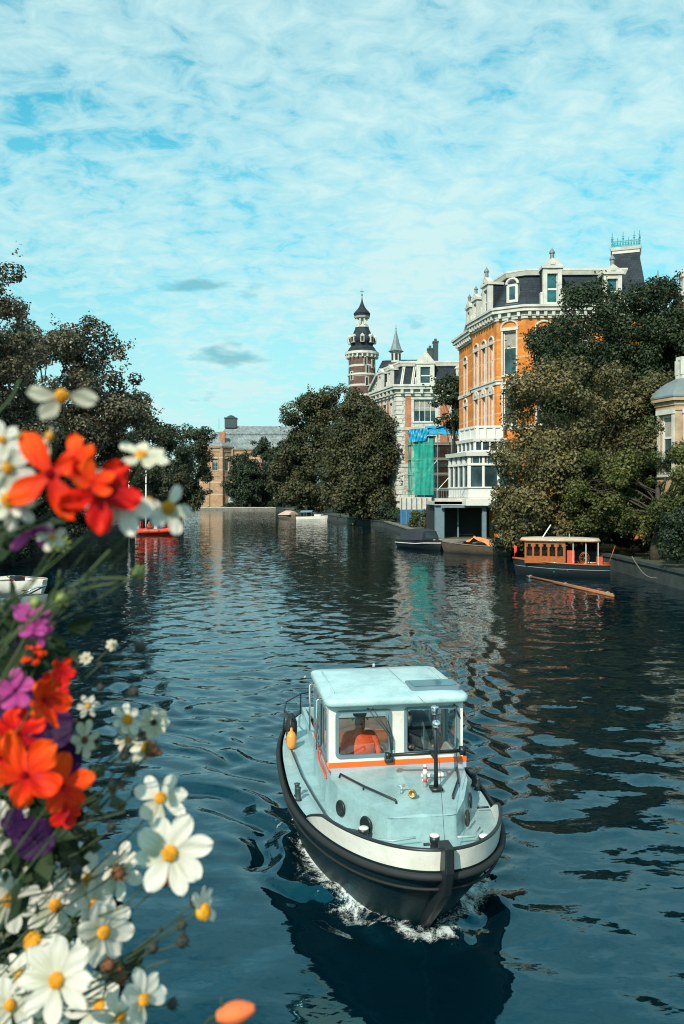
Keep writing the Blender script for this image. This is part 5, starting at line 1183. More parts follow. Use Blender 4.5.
s=MB(); s.sm=True; cloth_grid(s,(-.8,1.9,.55),(.8,2.0,.55),(.75,3.2,1.25),(-.75,3.1,1.15),16,12,.08,5,(0,0,1)); cloth_grid(s,(-.75,3.1,1.15),(.75,3.2,1.25),(.8,4.9,.6),(-.8,4.8,.6),16,12,.08,6,(0,0,1)); s.build('tarpaulin',M['orange_tarp'],BG,world=False)
s=MB(); s.box((0,5.2,.8),(1.6,.6,.1)); s.box((0,1.3,.72),(1.3,.3,.1)); s.build('thwart',M['wood_grey'],BG,world=False)
# ---- saloon boat
SB = boat_root('saloon_boat','varnished orange-brown saloon boat with beige roof moored on the right','boat',(X(513,44.5),44.6,0),R(-106))
SB.scale = (.84,.78,.98)
# local: bow y=0 (left, far) -> stern y=6.4 (right, near)
s=MB(); small_hull(s,6.6,1.95,.72,raked=.5,tr=.75,zb=-.25); s.build('hull',M['black_paint'],SB,world=False,smooth=True)
s=MB(); s.sm=True
for sx in (1,): s.tube([(sx*(1.95/2*(min(1,(f/.42))**.62 if f<.42 else 1-.25*((f-.42)/.58)**2)*.955+.02),f*6.6+.12*(1-f),.42*(1+.35*(1-f)**2)) for f in [max(.01,i/16) for i in range(17)]],.022,6)
s.build('hull_line',M['lead'],SB,world=False)
s=MB(); s.sm=True
def sw(f): return 1.95/2*(min(1,(f/.42))**.62 if f<.42 else 1-.25*((f-.42)/.58)**2)
for sx in (-1,1): s.tube([(sx*(sw(max(.01,f))+.01),f*6.6,.72*(1+.35*(1-f)**2)) for f in [i/16 for i in range(17)]],.045,6)
s.build('gunwale',M['wood_orange'],SB,world=False)
s=MB(); P=[]; ks=[i/14 for i in range(15)]
for f in ks[:-1]:
    g_=f+1/14; s.add([(-sw(max(f,.01))+.03,f*6.6,.68*(1+.35*(1-f)**2)),(sw(max(f,.01))-.03,f*6.6,.68*(1+.35*(1-f)**2)),(sw(g_)-.03,g_*6.6,.68*(1+.35*(1-g_)**2)),(-sw(g_)+.03,g_*6.6,.68*(1+.35*(1-g_)**2))],[(0,1,2,3)])
s.build('deck',M['wood_red'],SB,world=False)
# roof
s=MB(); s.sm=True; RP=rounded(-.98,.98,.55,5.95,.45,5)
s.loft([[(u*.97,v,1.98) for u,v in RP],[(u,v,2.0) for u,v in RP],[(u,v,2.06) for u,v in RP],[(u*.92,(v-3.2)*.97+3.2,2.13) for u,v in RP],[(u*.3,(v-3.2)*.6+3.2,2.19) for u,v in RP]],cap0=True,cap1=True)
rf=s.build('roof',plain('canvas_beige',(.42,.36,.28),.8,var=.25),SB,world=False)
s=MB(); s.sm=True; s.tube([(u*1.01,v,2.0) for u,v in RP]+[(RP[0][0]*1.01,RP[0][1],2.0)],.045,6,cap=False); s.build('roof_edge',M['wood_orange'],rf,world=False)
s=MB(); s.box((.1,2.35,2.5),(.5,.07,.95),M=Matrix.Rotation(R(-38),3,'X')); s.build('raised_hatch',M['white_gel'],SB,world=False)
s=MB(); s.sm=True; s.tube([(-.2,3.9,2.15),(-.2,3.9,2.36),(.2,3.9,2.38),(.2,3.9,2.15)],.03,6); s.build('roof_rail',M['steel'],SB,world=False)
# glazed forward cabin: posts and low panels on both sides
s=MB()
for sx in (-1,1):
    for i in range(6):
        y=.95+i*.52; s.box((sx*.82,y,1.37),(.09,.13,1.24))
    s.box((sx*.82,2.25,.95),(.07,2.7,.40)); s.box((sx*.82,2.25,1.9),(.075,2.7,.16))
    for i in range(5):
        y=.95+i*.52
        for dy in (.10,.42): s.box((sx*.82,y+dy,1.76),(.06,.11,.18))
s.box((0,.93,.95),(1.55,.07,.5)); s.box((0,.93,1.9),(1.55,.075,.16)); s.box((-.3,.93,1.4),(.08,.08,.9)); s.box((.3,.93,1.4),(.08,.08,.9))
cbn=s.build('cabin',M['wood_orange'],SB,world=False)
s=MB()
for sx in (-1,1): s.box((sx*.79,2.25,1.5),(.02,2.55,.9))
s.box((0,.96,1.5),(1.5,.02,.9)); s.build('glazing',glassmat('glass_cabin',(.9,.88,.84),-.02),cbn,world=False)
s=MB(); s.box((-.5,2.25,1.05),(.35,2.3,.7)); s.build('inner_bench',M['wood_orange'],SB,world=False)
s=MB(); s.box((0,3.62,1.35),(1.6,.06,1.25)); s.build('bulkhead',M['wood_red'],SB,world=False)
s=MB()
for sx in (-1,1):
    for y in (4.15,5.0,5.8): s=MB(); s.bar((sx*.84,y,.7),(sx*.84,y,2.0),.055); s.build('roof_post',M['white_stone'],SB,world=False)
s=MB(); s.box((.45,4.0,1.1),(.5,.5,.75)); s.box((0,5.9,.95),(1.4,.4,.4)); s.build('seat',M['wood_red'],SB,world=False)
s=MB(); s.sm=True; cp=Vector((.62,4.9,1.08)); 
for r_ in (.32,.24): s.tube([cp+Vector((.1*math.sin(a),r_*math.cos(a),r_*math.sin(a))) for a in [2*PI*i/24 for i in range(25)]],.02,6,cap=False)
for k in range(6): s.tube([cp,cp+Vector((.1*math.sin(k*1.047),.32*math.cos(k*1.047),.32*math.sin(k*1.047)))],.014,5)
s.build('steering_wheel',M['wood_orange'],SB,world=False)
s=MB(); s.sm=True; s.tube([(0,.15,.95),(0,.1,1.75)],.02,6); s.add([(0,.1,1.7),(.02,.3,1.62),(.02,.26,1.3),(0,.12,1.2)],[(0,1,2,3)]); s.build('flag',M['red_paint'],SB,world=False)
s=MB(); s.sm=True; s.tube([(0,6.5,.7),(0,6.95,1.75)],.025,6); s.build('flagstaff',M['wood_orange'],SB,world=False)
FB = empty('floating_boom',(X(572,39),39,0),0,'long orange-brown wooden boom floating beside the saloon boat','boom')
s=MB(); s.sm=True; a=G(527,577); b=G(613,596); 
s.tube([a+Vector((0,0,.05)),a.lerp(b,.5)+Vector((0,0,.06)),b+Vector((0,0,.05))],.06,8); s.tube([a.lerp(b,.35)+Vector((-.1,-.35,.04)),b+Vector((-.1,-.4,.04))],.05,8); s.build('log',plain('boom_wood',(.30,.11,.04),.7,var=.3),FB)
s=MB(); 
for f in (.05,.5,.95): q=a.lerp(b,f); s.lathe([(.10,-.06),(.115,0),(.10,.06)],q+Vector((0,0,.05)),8,M=(b-a).to_track_quat('Z','Y').to_matrix())
s.build('iron_band',M['steel'],FB)
# drooping mooring rope on the dark quay
RP_ = empty('mooring_rope',(16,42,.9),0,'pale rope hanging in a loop on the dark quay wall','rope')
s=MB(); s.sm=True; pts=[]
a=Vector((15.0,45.6,1.2)); 
for i in range(13): f=i/12; p=Vector((X(632,41)+ (X(657,40)-X(632,41))*f, 41-1*f, 1.3-1.0*f-.35*math.sin(PI*f))); pts.append(p)
s.tube(pts,.022,6); s.build('strand',M['wood_grey'],RP_)
# ================================================================== water surface
def axis(lo, hi, f0, f1, step, gr=1.035, mx=2.5):
    a = list(np.arange(f0, f1, step)); s = step; x = f1
    while x < hi: a.append(x); s = min(s*gr, mx); x += s
    a.append(hi); s = step*1.0; x = f0-step; b = []
    while x > lo: b.append(x); s = min(s*gr, mx); x -= s
    b.append(lo); return np.array(sorted(set(b + a)))
xs = axis(-75, 45, -3.6, 4.2, .04, 1.035, 1.0); ys = axis(-20, 240, 5.2, 14.5, .045, 1.02, 1.6)
XX, YY = np.meshgrid(xs, ys); ca, sa = math.cos(boat_rz), math.sin(boat_rz)
dx, dy = XX-boat_loc.x, YY-boat_loc.y
tt = dx*ca + dy*sa; ss = -dx*sa + dy*ca            # lateral, aft of the bow
rg = np.random.default_rng(21); H = np.zeros_like(XX)
fade = lambda lam: 1/(1+((np.sqrt(XX**2+YY**2))*FPX**-1*60/lam)**2)
for i in range(40):                                # small wind chop from several directions
    lam = rg.uniform(.3, 1.5); th = R(90)+rg.normal()*.75; k = 2*PI/lam
    H += .0022*lam**.85*np.sin(k*(XX*math.cos(th)+YY*math.sin(th))+rg.uniform(0,6.3))*np.exp(-(YY/ (60*lam))**2)
S0 = .86; s2 = ss-S0
at = np.abs(tt); 
WARP = 0
for i in range(10):
    l_ = rg.uniform(.7,3.2); a_ = rg.uniform(0,6.3); WARP = WARP + .75*np.sin(2*PI/l_*(XX*math.cos(a_)+YY*math.sin(a_))+rg.uniform(0,6))
# diverging and transverse wake
for sgn, A_, lam, off in ((1,.085,.66,.0),(-1,.085,.85,.0)):
    side = 1/(1+np.exp(-np.clip(sgn*tt/.05,-50,50)))
    cusp = .60+.36*np.clip(s2,0,99)**.93
    ph = WARP + 2*PI/lam*(at*math.cos(R(34)) - s2*math.sin(R(34))*.62) + .5*np.sin(ss*1.7)+.4*np.sin(tt*2.3+ss)
    env = np.exp(-((at-cusp)/(.32+.11*np.clip(s2,0,99)))**2)*np.clip((s2+.5)/.8,0,1)*np.exp(-np.clip(s2,0,99)/9)
    H += side*A_*env*np.sin(ph)
env2 = np.exp(-(tt/(.9+.2*np.clip(ss-6,0,99)))**2)*np.clip((ss-6)/1.0,0,1)*np.exp(-np.clip(ss-6,0,99)/12)
H += .03*env2*np.sin(2*PI*ss/.8+WARP) + .012*env2*np.sin(2*PI*(ss+tt)/.43)
# hull line distance, bow hump
q = np.clip(2*(ss-S0)/(BL-.3-S0)-1,-1,1); e = np.where(q<0,1.8,2.6); wl = BB*.88*np.power(np.maximum(0,1-np.abs(q)**e),1/e)
ahead = np.clip(S0-ss,0,99); dist = np.hypot(np.maximum(at-wl,0), ahead); 
bowf = np.exp(-np.clip(ss-S0,0,99)/1.4)
H += .055*np.exp(-(dist/.20)**2)*bowf + .02*np.exp(-((dist-.38)/.14)**2)*bowf - .018*np.exp(-((dist-.62)/.16)**2)*bowf
H += .012*bowf*np.exp(-(dist/.5)**2)*(np.sin(XX*23+YY*9)+np.sin(XX*17-YY*21)+np.sin(XX*41+YY*33)*.6)
foam = .66*np.exp(-(dist/.22)**1.3)*(.35+.55*bowf)
foam += .5*np.exp(-((dist-.30)/.13)**2)*np.exp(-np.clip(ss-S0,-9,99)/1.0)*(ss<S0+2.0)
cuspR = .62+.40*np.clip(s2,0,99)**.93
foam += (.46+.16*(tt>0))*np.exp(-((at-cuspR*.82)/(.16+.03*np.clip(s2,0,99)))**2)*np.clip(s2/.7,0,1)*np.exp(-s2.clip(0,99)/2.6)
foam += .36*env2*np.exp(-np.clip(ss-6.3,0,99)/5)
foam = np.clip(foam,0,1); foam[(dist<.001)&(ss>S0)] = .9
V = np.stack([XX,YY,H],2).reshape(-1,3).astype(np.float32); nx_, ny_ = len(xs), len(ys)
ii = (np.arange(ny_-1)[:,None]*nx_+np.arange(nx_-1)[None,:]).reshape(-1)
F = np.stack([ii,ii+1,ii+1+nx_,ii+nx_],1).astype(np.int32)
me = bpy.data.meshes.new('water'); me.vertices.add(len(V)); me.vertices.foreach_set('co',V.ravel()); me.loops.add(F.size); me.loops.foreach_set('vertex_index',F.ravel())
me.polygons.add(len(F)); me.polygons.foreach_set('loop_start',(np.arange(len(F))*4).astype(np.int32)); me.polygons.foreach_set('use_smooth',[True]*len(F))
me.update(calc_edges=True); at_ = me.attributes.new('foam','FLOAT','POINT'); at_.data.foreach_set('value',foam.reshape(-1).astype(np.float32))
print('water verts', len(V))
m, nt, b = newmat('canal_water')
tc = N(nt,'ShaderNodeTexCoord')
def wn(scale, sx, sy, det, rough=.6, dist=0):
    mp = N(nt,'ShaderNodeMapping'); mp.inputs['Scale'].default_value=(sx,sy,1); L(nt, tc.outputs['Object'], mp.inputs[0])
    n = N(nt,'ShaderNodeTexNoise'); n.inputs['Scale'].default_value=scale; n.inputs['Detail'].default_value=det; n.inputs['Roughness'].default_value=rough; n.inputs['Distortion'].default_value=dist
    L(nt, mp.outputs[0], n.inputs['Vector']); return n.outputs['Fac']
big = wn(.05, 1, .5, 2)
def wcol(scale, sx, sy, det, rough, kx, ky):
    mp = N(nt,'ShaderNodeMapping'); mp.inputs['Scale'].default_value=(sx,sy,1); L(nt, tc.outputs['Object'], mp.inputs[0])
    n = N(nt,'ShaderNodeTexNoise'); n.inputs['Scale'].default_value=scale; n.inputs['Detail'].default_value=det; n.inputs['Roughness'].default_value=rough; n.inputs['Distortion'].default_value=.3
    L(nt, mp.outputs[0], n.inputs['Vector']); s_ = N(nt,'ShaderNodeVectorMath',operation='SUBTRACT'); L(nt, n.outputs['Color'], s_.inputs[0]); s_.inputs[1].default_value=(.5,.5,.5)
    m_ = N(nt,'ShaderNodeVectorMath',operation='MULTIPLY'); L(nt, s_.outputs[0], m_.inputs[0]); m_.inputs[1].default_value=(kx,ky,0); return m_.outputs[0]
ge = N(nt,'ShaderNodeNewGeometry')
def vadd(a, b_):
    v_ = N(nt,'ShaderNodeVectorMath',operation='ADD'); L(nt,a,v_.inputs[0]); L(nt,b_,v_.inputs[1]); return v_.outputs[0]
nv = vadd(ge.outputs['Normal'], vadd(wcol(3.6,.5,1.3,3,.6,SLX,SLY), vadd(wcol(.8,.6,1.3,1,.5,.025,.05), wcol(9,.6,1.3,3,.6,.06,.13))))
nn = N(nt,'ShaderNodeVectorMath',operation='NORMALIZE'); L(nt, nv, nn.inputs[0]); L(nt, nn.outputs[0], b.inputs['Normal'])
b.inputs['IOR'].default_value=1.9; b.inputs['Roughness'].default_value=.03; b.inputs['Specular IOR Level'].default_value=.5; b.inputs['Specular Tint'].default_value=(.08,.70,.90,1)
at = N(nt,'ShaderNodeAttribute'); at.attribute_name='foam'
fn = wn(42, 1, 1, 6, .8, .6); fn2 = wn(5, 1, 1, 4, .6, 1.5)
av = N(nt,'ShaderNodeMath',operation='ADD'); L(nt,fn,av.inputs[0]); L(nt,fn2,av.inputs[1])
sb = N(nt,'ShaderNodeMath',operation='MULTIPLY_ADD'); sb.inputs[1].default_value=.72; L(nt, at.outputs['Fac'], sb.inputs[0]); 
hf = N(nt,'ShaderNodeMath',operation='MULTIPLY_ADD'); hf.inputs[1].default_value=1.0; hf.inputs[2].default_value=-.63; L(nt, av.outputs[0], hf.inputs[0]); L(nt, hf.outputs[0], sb.inputs[2])
fr = ramp(nt, [(.74,(0,0,0)),(1.12,(1,1,1))], sb.outputs[0])
gate = N(nt,'ShaderNodeMath',operation='MULTIPLY'); L(nt, fr.outputs[0], gate.inputs[0]); gr_ = ramp(nt, [(.10,(0,0,0)),(.22,(1,1,1))], at.outputs['Fac']); L(nt, gr_.outputs[0], gate.inputs[1])
cr_ = ramp(nt, [(.3,WATER_A),(.7,WATER_B)], big)
mx = N(nt,'ShaderNodeMix',data_type='RGBA'); L(nt, gate.outputs[0], mx.inputs[0]); L(nt, cr_.outputs[0], mx.inputs[6]); mx.inputs[7].default_value=(.62,.66,.64,1)
L(nt, mx.outputs[2], b.inputs['Base Color'])
rr = N(nt,'ShaderNodeMath',operation='MULTIPLY_ADD'); rr.inputs[1].default_value=.6; rr.inputs[2].default_value=.04; L(nt, gate.outputs[0], rr.inputs[0]); L(nt, rr.outputs[0], b.inputs['Roughness'])
me.materials.append(m); o = bpy.data.objects.new('water', me); COL.objects.link(o); tag(o, kind='structure')
# ================================================================== foreground flowers
def petalmat(name, cols, transl=.3, rough=.55):
    m, nt, b = newmat(name); tc = N(nt,'ShaderNodeTexCoord'); g = N(nt,'ShaderNodeNewGeometry')
    n = N(nt,'ShaderNodeTexNoise'); n.inputs['Scale'].default_value=70; n.inputs['Detail'].default_value=3; L(nt, tc.outputs['Object'], n.inputs['Vector'])
    ad = N(nt,'ShaderNodeMath',operation='MULTIPLY_ADD'); ad.inputs[1].default_value=.5; L(nt, g.outputs['Random Per Island'], ad.inputs[0]); 
    m2 = N(nt,'ShaderNodeMath',operation='MULTIPLY'); m2.inputs[1].default_value=.6; L(nt, n.outputs['Fac'], m2.inputs[0]); L(nt, m2.outputs[0], ad.inputs[2])
    pa = N(nt,'ShaderNodeAttribute'); pa.attribute_name='pl'; ge = N(nt,'ShaderNodeAttribute'); ge.attribute_name='pg'
    vn = N(nt,'ShaderNodeMath',operation='MULTIPLY'); vn.inputs[1].default_value=26; L(nt, ge.outputs['Fac'], vn.inputs[0]); vs_ = N(nt,'ShaderNodeMath',operation='SINE'); L(nt, vn.outputs[0], vs_.inputs[0])
    a2_ = N(nt,'ShaderNodeMath',operation='MULTIPLY_ADD'); a2_.inputs[1].default_value=.10; L(nt, vs_.outputs[0], a2_.inputs[0]); L(nt, ad.outputs[0], a2_.inputs[2])
    a3_ = N(nt,'ShaderNodeMath',operation='MULTIPLY_ADD'); a3_.inputs[1].default_value=.75; L(nt, pa.outputs['Fac'], a3_.inputs[0]); L(nt, a2_.outputs[0], a3_.inputs[2])
    a4_ = N(nt,'ShaderNodeMath',operation='SUBTRACT'); a4_.inputs[1].default_value=.38; L(nt, a3_.outputs[0], a4_.inputs[0])
    k=len(cols); r = ramp(nt, [(.1+.8*i/(k-1),c) for i,c in enumerate(cols)], a4_.outputs[0]); L(nt, r.outputs[0], b.inputs['Base Color']); b.inputs['Roughness'].default_value=rough; b.inputs['Specular IOR Level'].default_value=.12
    tr = N(nt,'ShaderNodeBsdfTranslucent'); L(nt, r.outputs[0], tr.inputs[0]); mx = N(nt,'ShaderNodeMixShader'); mx.inputs[0].default_value=transl
    L(nt, b.outputs[0], mx.inputs[1]); L(nt, tr.outputs[0], mx.inputs[2]); L(nt, mx.outputs[0], nt.nodes['Material Output'].inputs[0]); return m
M['petal_white'] = petalmat('petal_white', [(.46,.46,.33),(.72,.68,.60),(.80,.76,.68)], .3)
M['petal_cream'] = petalmat('petal_cream', [(.50,.47,.36),(.66,.62,.50)], .2)
M['petal_orange'] = petalmat('petal_orange', [(.55,.010,.006),(.84,.045,.005),(.90,.10,.008)], .25)
M['petal_red'] = petalmat('petal_red', [(.30,.004,.010),(.66,.010,.008),(.82,.035,.008)], .25)
M['petal_purple'] = petalmat('petal_purple', [(.018,.003,.03),(.035,.006,.05)], .2)
M['petal_pink'] = petalmat('petal_pink', [(.35,.03,.20),(.55,.10,.35)], .25)
M['petal_peach'] = petalmat('petal_peach', [(.85,.22,.08),(.9,.35,.18)], .3)
M['disc_yellow'] = plain('disc_yellow', (.80,.36,.015), .8, var=.4, scale=300, bump=.002)
M['disc_brown'] = plain('disc_brown', (.16,.06,.02), .8, var=.4, scale=300, bump=.002)
M['stem_dark'] = plain('stem_dark', (.035,.05,.025), .6, var=.3, scale=40)
M['stem_green'] = plain('stem_green', (.05,.08,.025), .6, var=.3, scale=40)
M['leaf_near'] = leafmat('leaf_near', [(.008,.018,.008),(.02,.04,.014),(.06,.09,.03)], .5, .3)
M['bud_green'] = plain('bud_green', (.22,.26,.07), .6, var=.3, scale=60)
def FPt(px, py, d): return Vector((X(px,d), d, Z(py,d)))
def wfun(f):
    return (.30+.70*math.sin(PI/2*f/.62)**1.4) if f<.62 else math.sqrt(max(0,1-((f-.62)/.39)**2))
def petal(mb, c, Mx, ang, r0, r1, w, cup, tipw=.55, notch=0, seed=0, nl=9, nw=6, ruf=1):
    """bent, slightly ruffled petal in the local xy plane of Mx"""
    rr = random.Random(seed); tw = rr.uniform(-.25,.25); tip = rr.uniform(-.2,.25); ruff = rr.uniform(.03,.07)*ruf; vs=[]
    for i in range(nl+1):
        f=1-(1-i/nl)**1.25; ww = w*wfun(f); r=r0+(r1-r0)*f
        for j in range(nw+1):
            g=j/nw*2-1; z = cup*(f**1.6)*(r1)+ (abs(g)**2)*.22*ww*math.cos(f*2)+ ruff*r1*math.sin(g*5+f*6+seed)*f + tw*g*ww*f - tip*r1*max(0,f-.6)**1.5
            rl = r - (g*g)*.02*r1*f
            p=Vector((rl, g*ww, z)); p.rotate(Quaternion((0,0,1), ang)); vs.append(c+Mx@p)
    mb.add(vs,[(i*(nw+1)+j,i*(nw+1)+j+1,(i+1)*(nw+1)+j+1,(i+1)*(nw+1)+j) for i in range(nl) for j in range(nw)])
def facing(tx, ty):
    """matrix whose local +z points to the camera, tipped sideways by tx (right) / ty (up) degrees"""
    n = Vector((math.sin(R(tx)), -math.cos(R(tx))*math.cos(R(ty)), math.sin(R(ty)))).normalized(); return n.to_track_quat('Z','Y').to_matrix()
def flower(plant, px, py, diam, d, tx=0, ty=15, n=8, mat='petal_white', disc='disc_yellow', cup=.05, w=.40, dr=.19, a0=None, skip=(), roll=0, stem=None, sm_='stem_green', seed=None, label=None, tipw=.55, r0=.12, notch=0, ruf=1):
    seed = seed if seed is not None else int(px*7+py*3); rr = random.Random(seed)
    c = FPt(px,py,d); rad = diam/2/FPX*d; Mx = facing(tx,ty); a0 = rr.uniform(0,1) if a0 is None else a0
    mb = MB(); mb.sm=True
    for k in range(n):
        if k in skip: continue
        petal(mb, c, Mx, a0+2*PI*k/n+rr.uniform(-.13,.13), rad*r0, rad*rr.uniform(.85,1.05), rad*w*.68*rr.uniform(.85,1.1), cup+rr.uniform(-.12,.12), tipw, notch, seed*11+k, ruf=ruf)
    o = mb.build('flower', M[mat], plant); npv = 10*7; F_ = []; G_ = []
    for q in range(len(mb.v)): i_ = (q % npv)//7; F_.append(i_/9); G_.append((q % 7)/6)
    for nm_, dat in (('pl',F_),('pg',G_)): o.data.attributes.new(nm_,'FLOAT','POINT').data.foreach_set('value', dat)
    if label: o['label'] = label
    q = MB(); q.sm=True; r_=rad*dr
    q.lathe([(r_*.9,-r_*.5),(r_,0),(r_*.95,r_*.35),(r_*.6,r_*.72),(r_*.01,r_*.85)], c, 14, M=Mx)
    for k in range(46):
        f=(k+.5)/46; a=k*2.39996; rr_=r_*math.sqrt(f)*.97; h=r_*(.85-.5*f**1.5); s=r_*.13
        p=c+Mx@Vector((rr_*math.cos(a),rr_*math.sin(a),h)); q.box(p,(s,s,s*2.2),M=Mx)
    q.build('flower_centre', M[disc], o)
    if stem is not False:
        e = FPt(*stem) if stem else FPt(-40, py+140, d+.02)
        b = MB(); b.sm=True; back = c - Mx@Vector((0,0,rad*.18)); m1 = back - Mx@Vector((0,0,rad*.9)) + Vector((0,0,-rad*.4)); 
        pts=[back]; 
        for i in range(1,9): f=i/8; pts.append((back*(1-f)**2 + m1*2*f*(1-f) + e*f**2))
        th = .00055*d/.5; b.tube(pts, [th*1.6]+[th]*8, 6); b.lathe([(r_*.8,-r_*.35),(r_*.9,-r_*.6),(th,-r_*1.5)], c, 8, M=Mx)
        b.build('stem', M[sm_], plant)
    return o
def budspray(plant, px, py, d, e, size=11, mat='stem_dark', n=1, tuft=True, cm='bud_dark'):
    c = FPt(px,py,d); s_=size/2/FPX*d; b=MB(); b.sm=True; ee=FPt(*e); m=c.lerp(ee,.5)+Vector((0,0,-.004))
    b.tube([c*(1-f)**2+m*2*f*(1-f)+ee*f*f for f in [i/7 for i in range(8)]], .0006, 5); b.build('stem', M[mat], plant)
    b=MB(); b.sm=True; ax=(c-ee).normalized(); Mq=ax.to_track_quat('Z','Y').to_matrix(); b.lathe([(s_*.2,-s_),(s_*.85,-s_*.5),(s_,0),(s_*.8,s_*.6),(s_*.3,s_)],c,8,M=Mq)
    r_=random.Random(int(px*13+py)); 
    for k in range(9):
        a=k*2*PI/9; p=c+Mq@Vector((s_*.7*math.cos(a),s_*.7*math.sin(a),0)); t=c+Mq@Vector((s_*1.35*math.cos(a),s_*1.35*math.sin(a),s_*r_.uniform(.2,1.2))); b.tube([p,t],[s_*.28,s_*.05],4)
    return b.build('bud', M[cm], plant)
M['bud_dark'] = plain('bud_dark', (.03,.035,.03), .8, var=.4, scale=90)
def stem_line(plant, pts, th=.0007, mat='stem_green'):
    P=[FPt(*p) for p in pts]; Q=[]
    for i in range(len(P)-1):
        for k in range(5):
            f=k/5; p0=P[max(i-1,0)];p1=P[i];p2=P[i+1];p3=P[min(i+2,len(P)-1)]
            Q.append(.5*((2*p1)+(p2-p0)*f+(2*p0-5*p1+4*p2-p3)*f*f+(3*p1-p0-3*p2+p3)*f**3))
    Q.append(P[-1]); b=MB(); b.sm=True; b.tube(Q,th,6); b.build('stem',M[mat],plant)
def leaf_bunch(plant, pts, n, size, seed, spread=.02, mat='leaf_near', name='foliage'):
    r=np.random.default_rng(seed); C=[]
    for (px,py,d,s) in pts:
        c=np.array(FPt(px,py,d)); k=int(n*s); C.append(c+r.normal(size=(k,3))*np.array([spread,spread*.8,spread])*s**.5)
    C=np.concatenate(C); Nn=r.normal(size=C.shape)*.8+np.array([.1,-.5,.5]); Nn/=np.linalg.norm(Nn,axis=1,keepdims=True); S=size*r.uniform(.5,1.4,len(C))
    off=np.array(plant.location); o=bpy.data.objects.new(name, leaf_mesh(name, C-off, Nn, S, M[mat], seed)); COL.objects.link(o); o.parent=plant
    for p in o.data.polygons: p.use_smooth=True
def plant(label, px, py, d, name='flowering_plant', group=None): 
    return empty(name, FPt(px,py,d), 0, label, 'plant', group)
# --- lower white daisies (sharp)
W1 = plant('mass of white daisy-like flowers with yellow centres filling the lower left corner', -60, 1010, .62)
base = (-50, 1010, .64)
fl = [ # px,py,diam,d,tx,ty,kw
 (170,853,84,.52,6,12,dict(n=8,a0=.25,w=.36,stem=(70,960,.6))),
 (160,798,60,.56,20,30,dict(n=7,a0=1.0,w=.34,stem=(60,900,.62))),
 (57,980,84,.50,-4,16,dict(n=8,a0=.1,w=.34)),
 (103,932,70,.55,52,8,dict(n=8,a0=.4,w=.36)),
 (34,942,58,.57,-35,40,dict(n=8,cup=-.7,w=.36,skip=(1,2),dr=.32)),
 (143,1000,62,.54,60,20,dict(n=7,a0=.6,w=.40,skip=(5,),stem=(20,1100,.6))),
 (203,912,56,.52,75,10,dict(n=7,a0=1.3,w=.34,skip=(2,3,4),dr=.28,stem=(90,985,.6))),
 (120,872,58,.60,-30,25,dict(n=7,w=.36,disc='disc_brown')),
 (88,880,60,.63,35,20,dict(n=8,w=.34)),
 (55,905,62,.66,15,5,dict(n=8,w=.36)),
 (8,900,66,.60,30,10,dict(n=8,w=.36)),
 (8,828,58,.57,35,0,dict(n=7,w=.36)),
 (30,850,50,.62,-20,20,dict(n=8,w=.34,skip=(3,4))),
 (75,862,48,.66,10,50,dict(n=8,w=.34)),
 (10,1005,60,.58,20,20,dict(n=7,w=.36)),
 (100,1005,62,.60,-20,35,dict(n=7,w=.36,cup=.4)),
 (120,1018,54,.56,10,60,dict(n=7,w=.36,cup=.5)),
 (92,905,56,.62,70,10,dict(n=7,w=.36,cup=.2)),
 (80,958,44,.64,-40,10,dict(n=8,w=.36)),
 (20,975,50,.66,0,30,dict(n=8,w=.36)),
 (48,1020,50,.62,30,30,dict(n=7,w=.36)),
]
for px,py,dm,d,tx,ty,kw_ in fl: flower(W1, px,py,dm,d,tx,ty,**kw_)
for px,py,s_,e in ((152,750,15,(60,850,.62)),(132,768,11,(60,850,.62)),(124,757,9,(60,850,.62)),(136,792,10,(60,850,.62)),(112,786,9,(50,860,.62)),(165,880,14,(70,960,.6)),(181,925,11,(90,985,.6)),(195,902,13,(90,985,.6)),
                  (152,948,12,(60,1020,.6)),(182,941,13,(150,950,.57)),(172,1004,11,(60,1010,.6)),(108,966,14,(40,1010,.6)),(120,977,14,(40,1010,.6)),(160,930,5,(108,966,.57)),(75,870,13,(0,930,.62)),(118,873,15,(20,930,.62)),(111,828,10,(30,900,.62))):
    budspray(W1, px,py,.57,e,s_, cm='disc_brown' if s_>13 else 'bud_dark')
leaf_bunch(W1, [(0,880,.70,1),(20,930,.70,1.2),(60,950,.70,1),(10,990,.7,1.2),(70,1010,.68,1),(30,870,.72,.8),(100,900,.70,.5),(-10,840,.72,1),(110,985,.68,.4),(60,890,.72,.6),(100,1020,.66,.6)], 70, .017, 3, .020)
for p_ in ([(-20,960,.6),(60,930,.56),(130,905,.54)],[(-20,1000,.6),(80,985,.56),(170,960,.55)],[(-10,860,.6),(60,830,.58),(125,812,.57)],[(-10,800,.6),(50,860,.58),(110,830,.57)],[(10,1040,.6),(90,990,.58),(150,975,.57)],[(-10,905,.6),(90,880,.57),(125,850,.57)]):
    stem_line(W1, p_, mat='stem_dark')
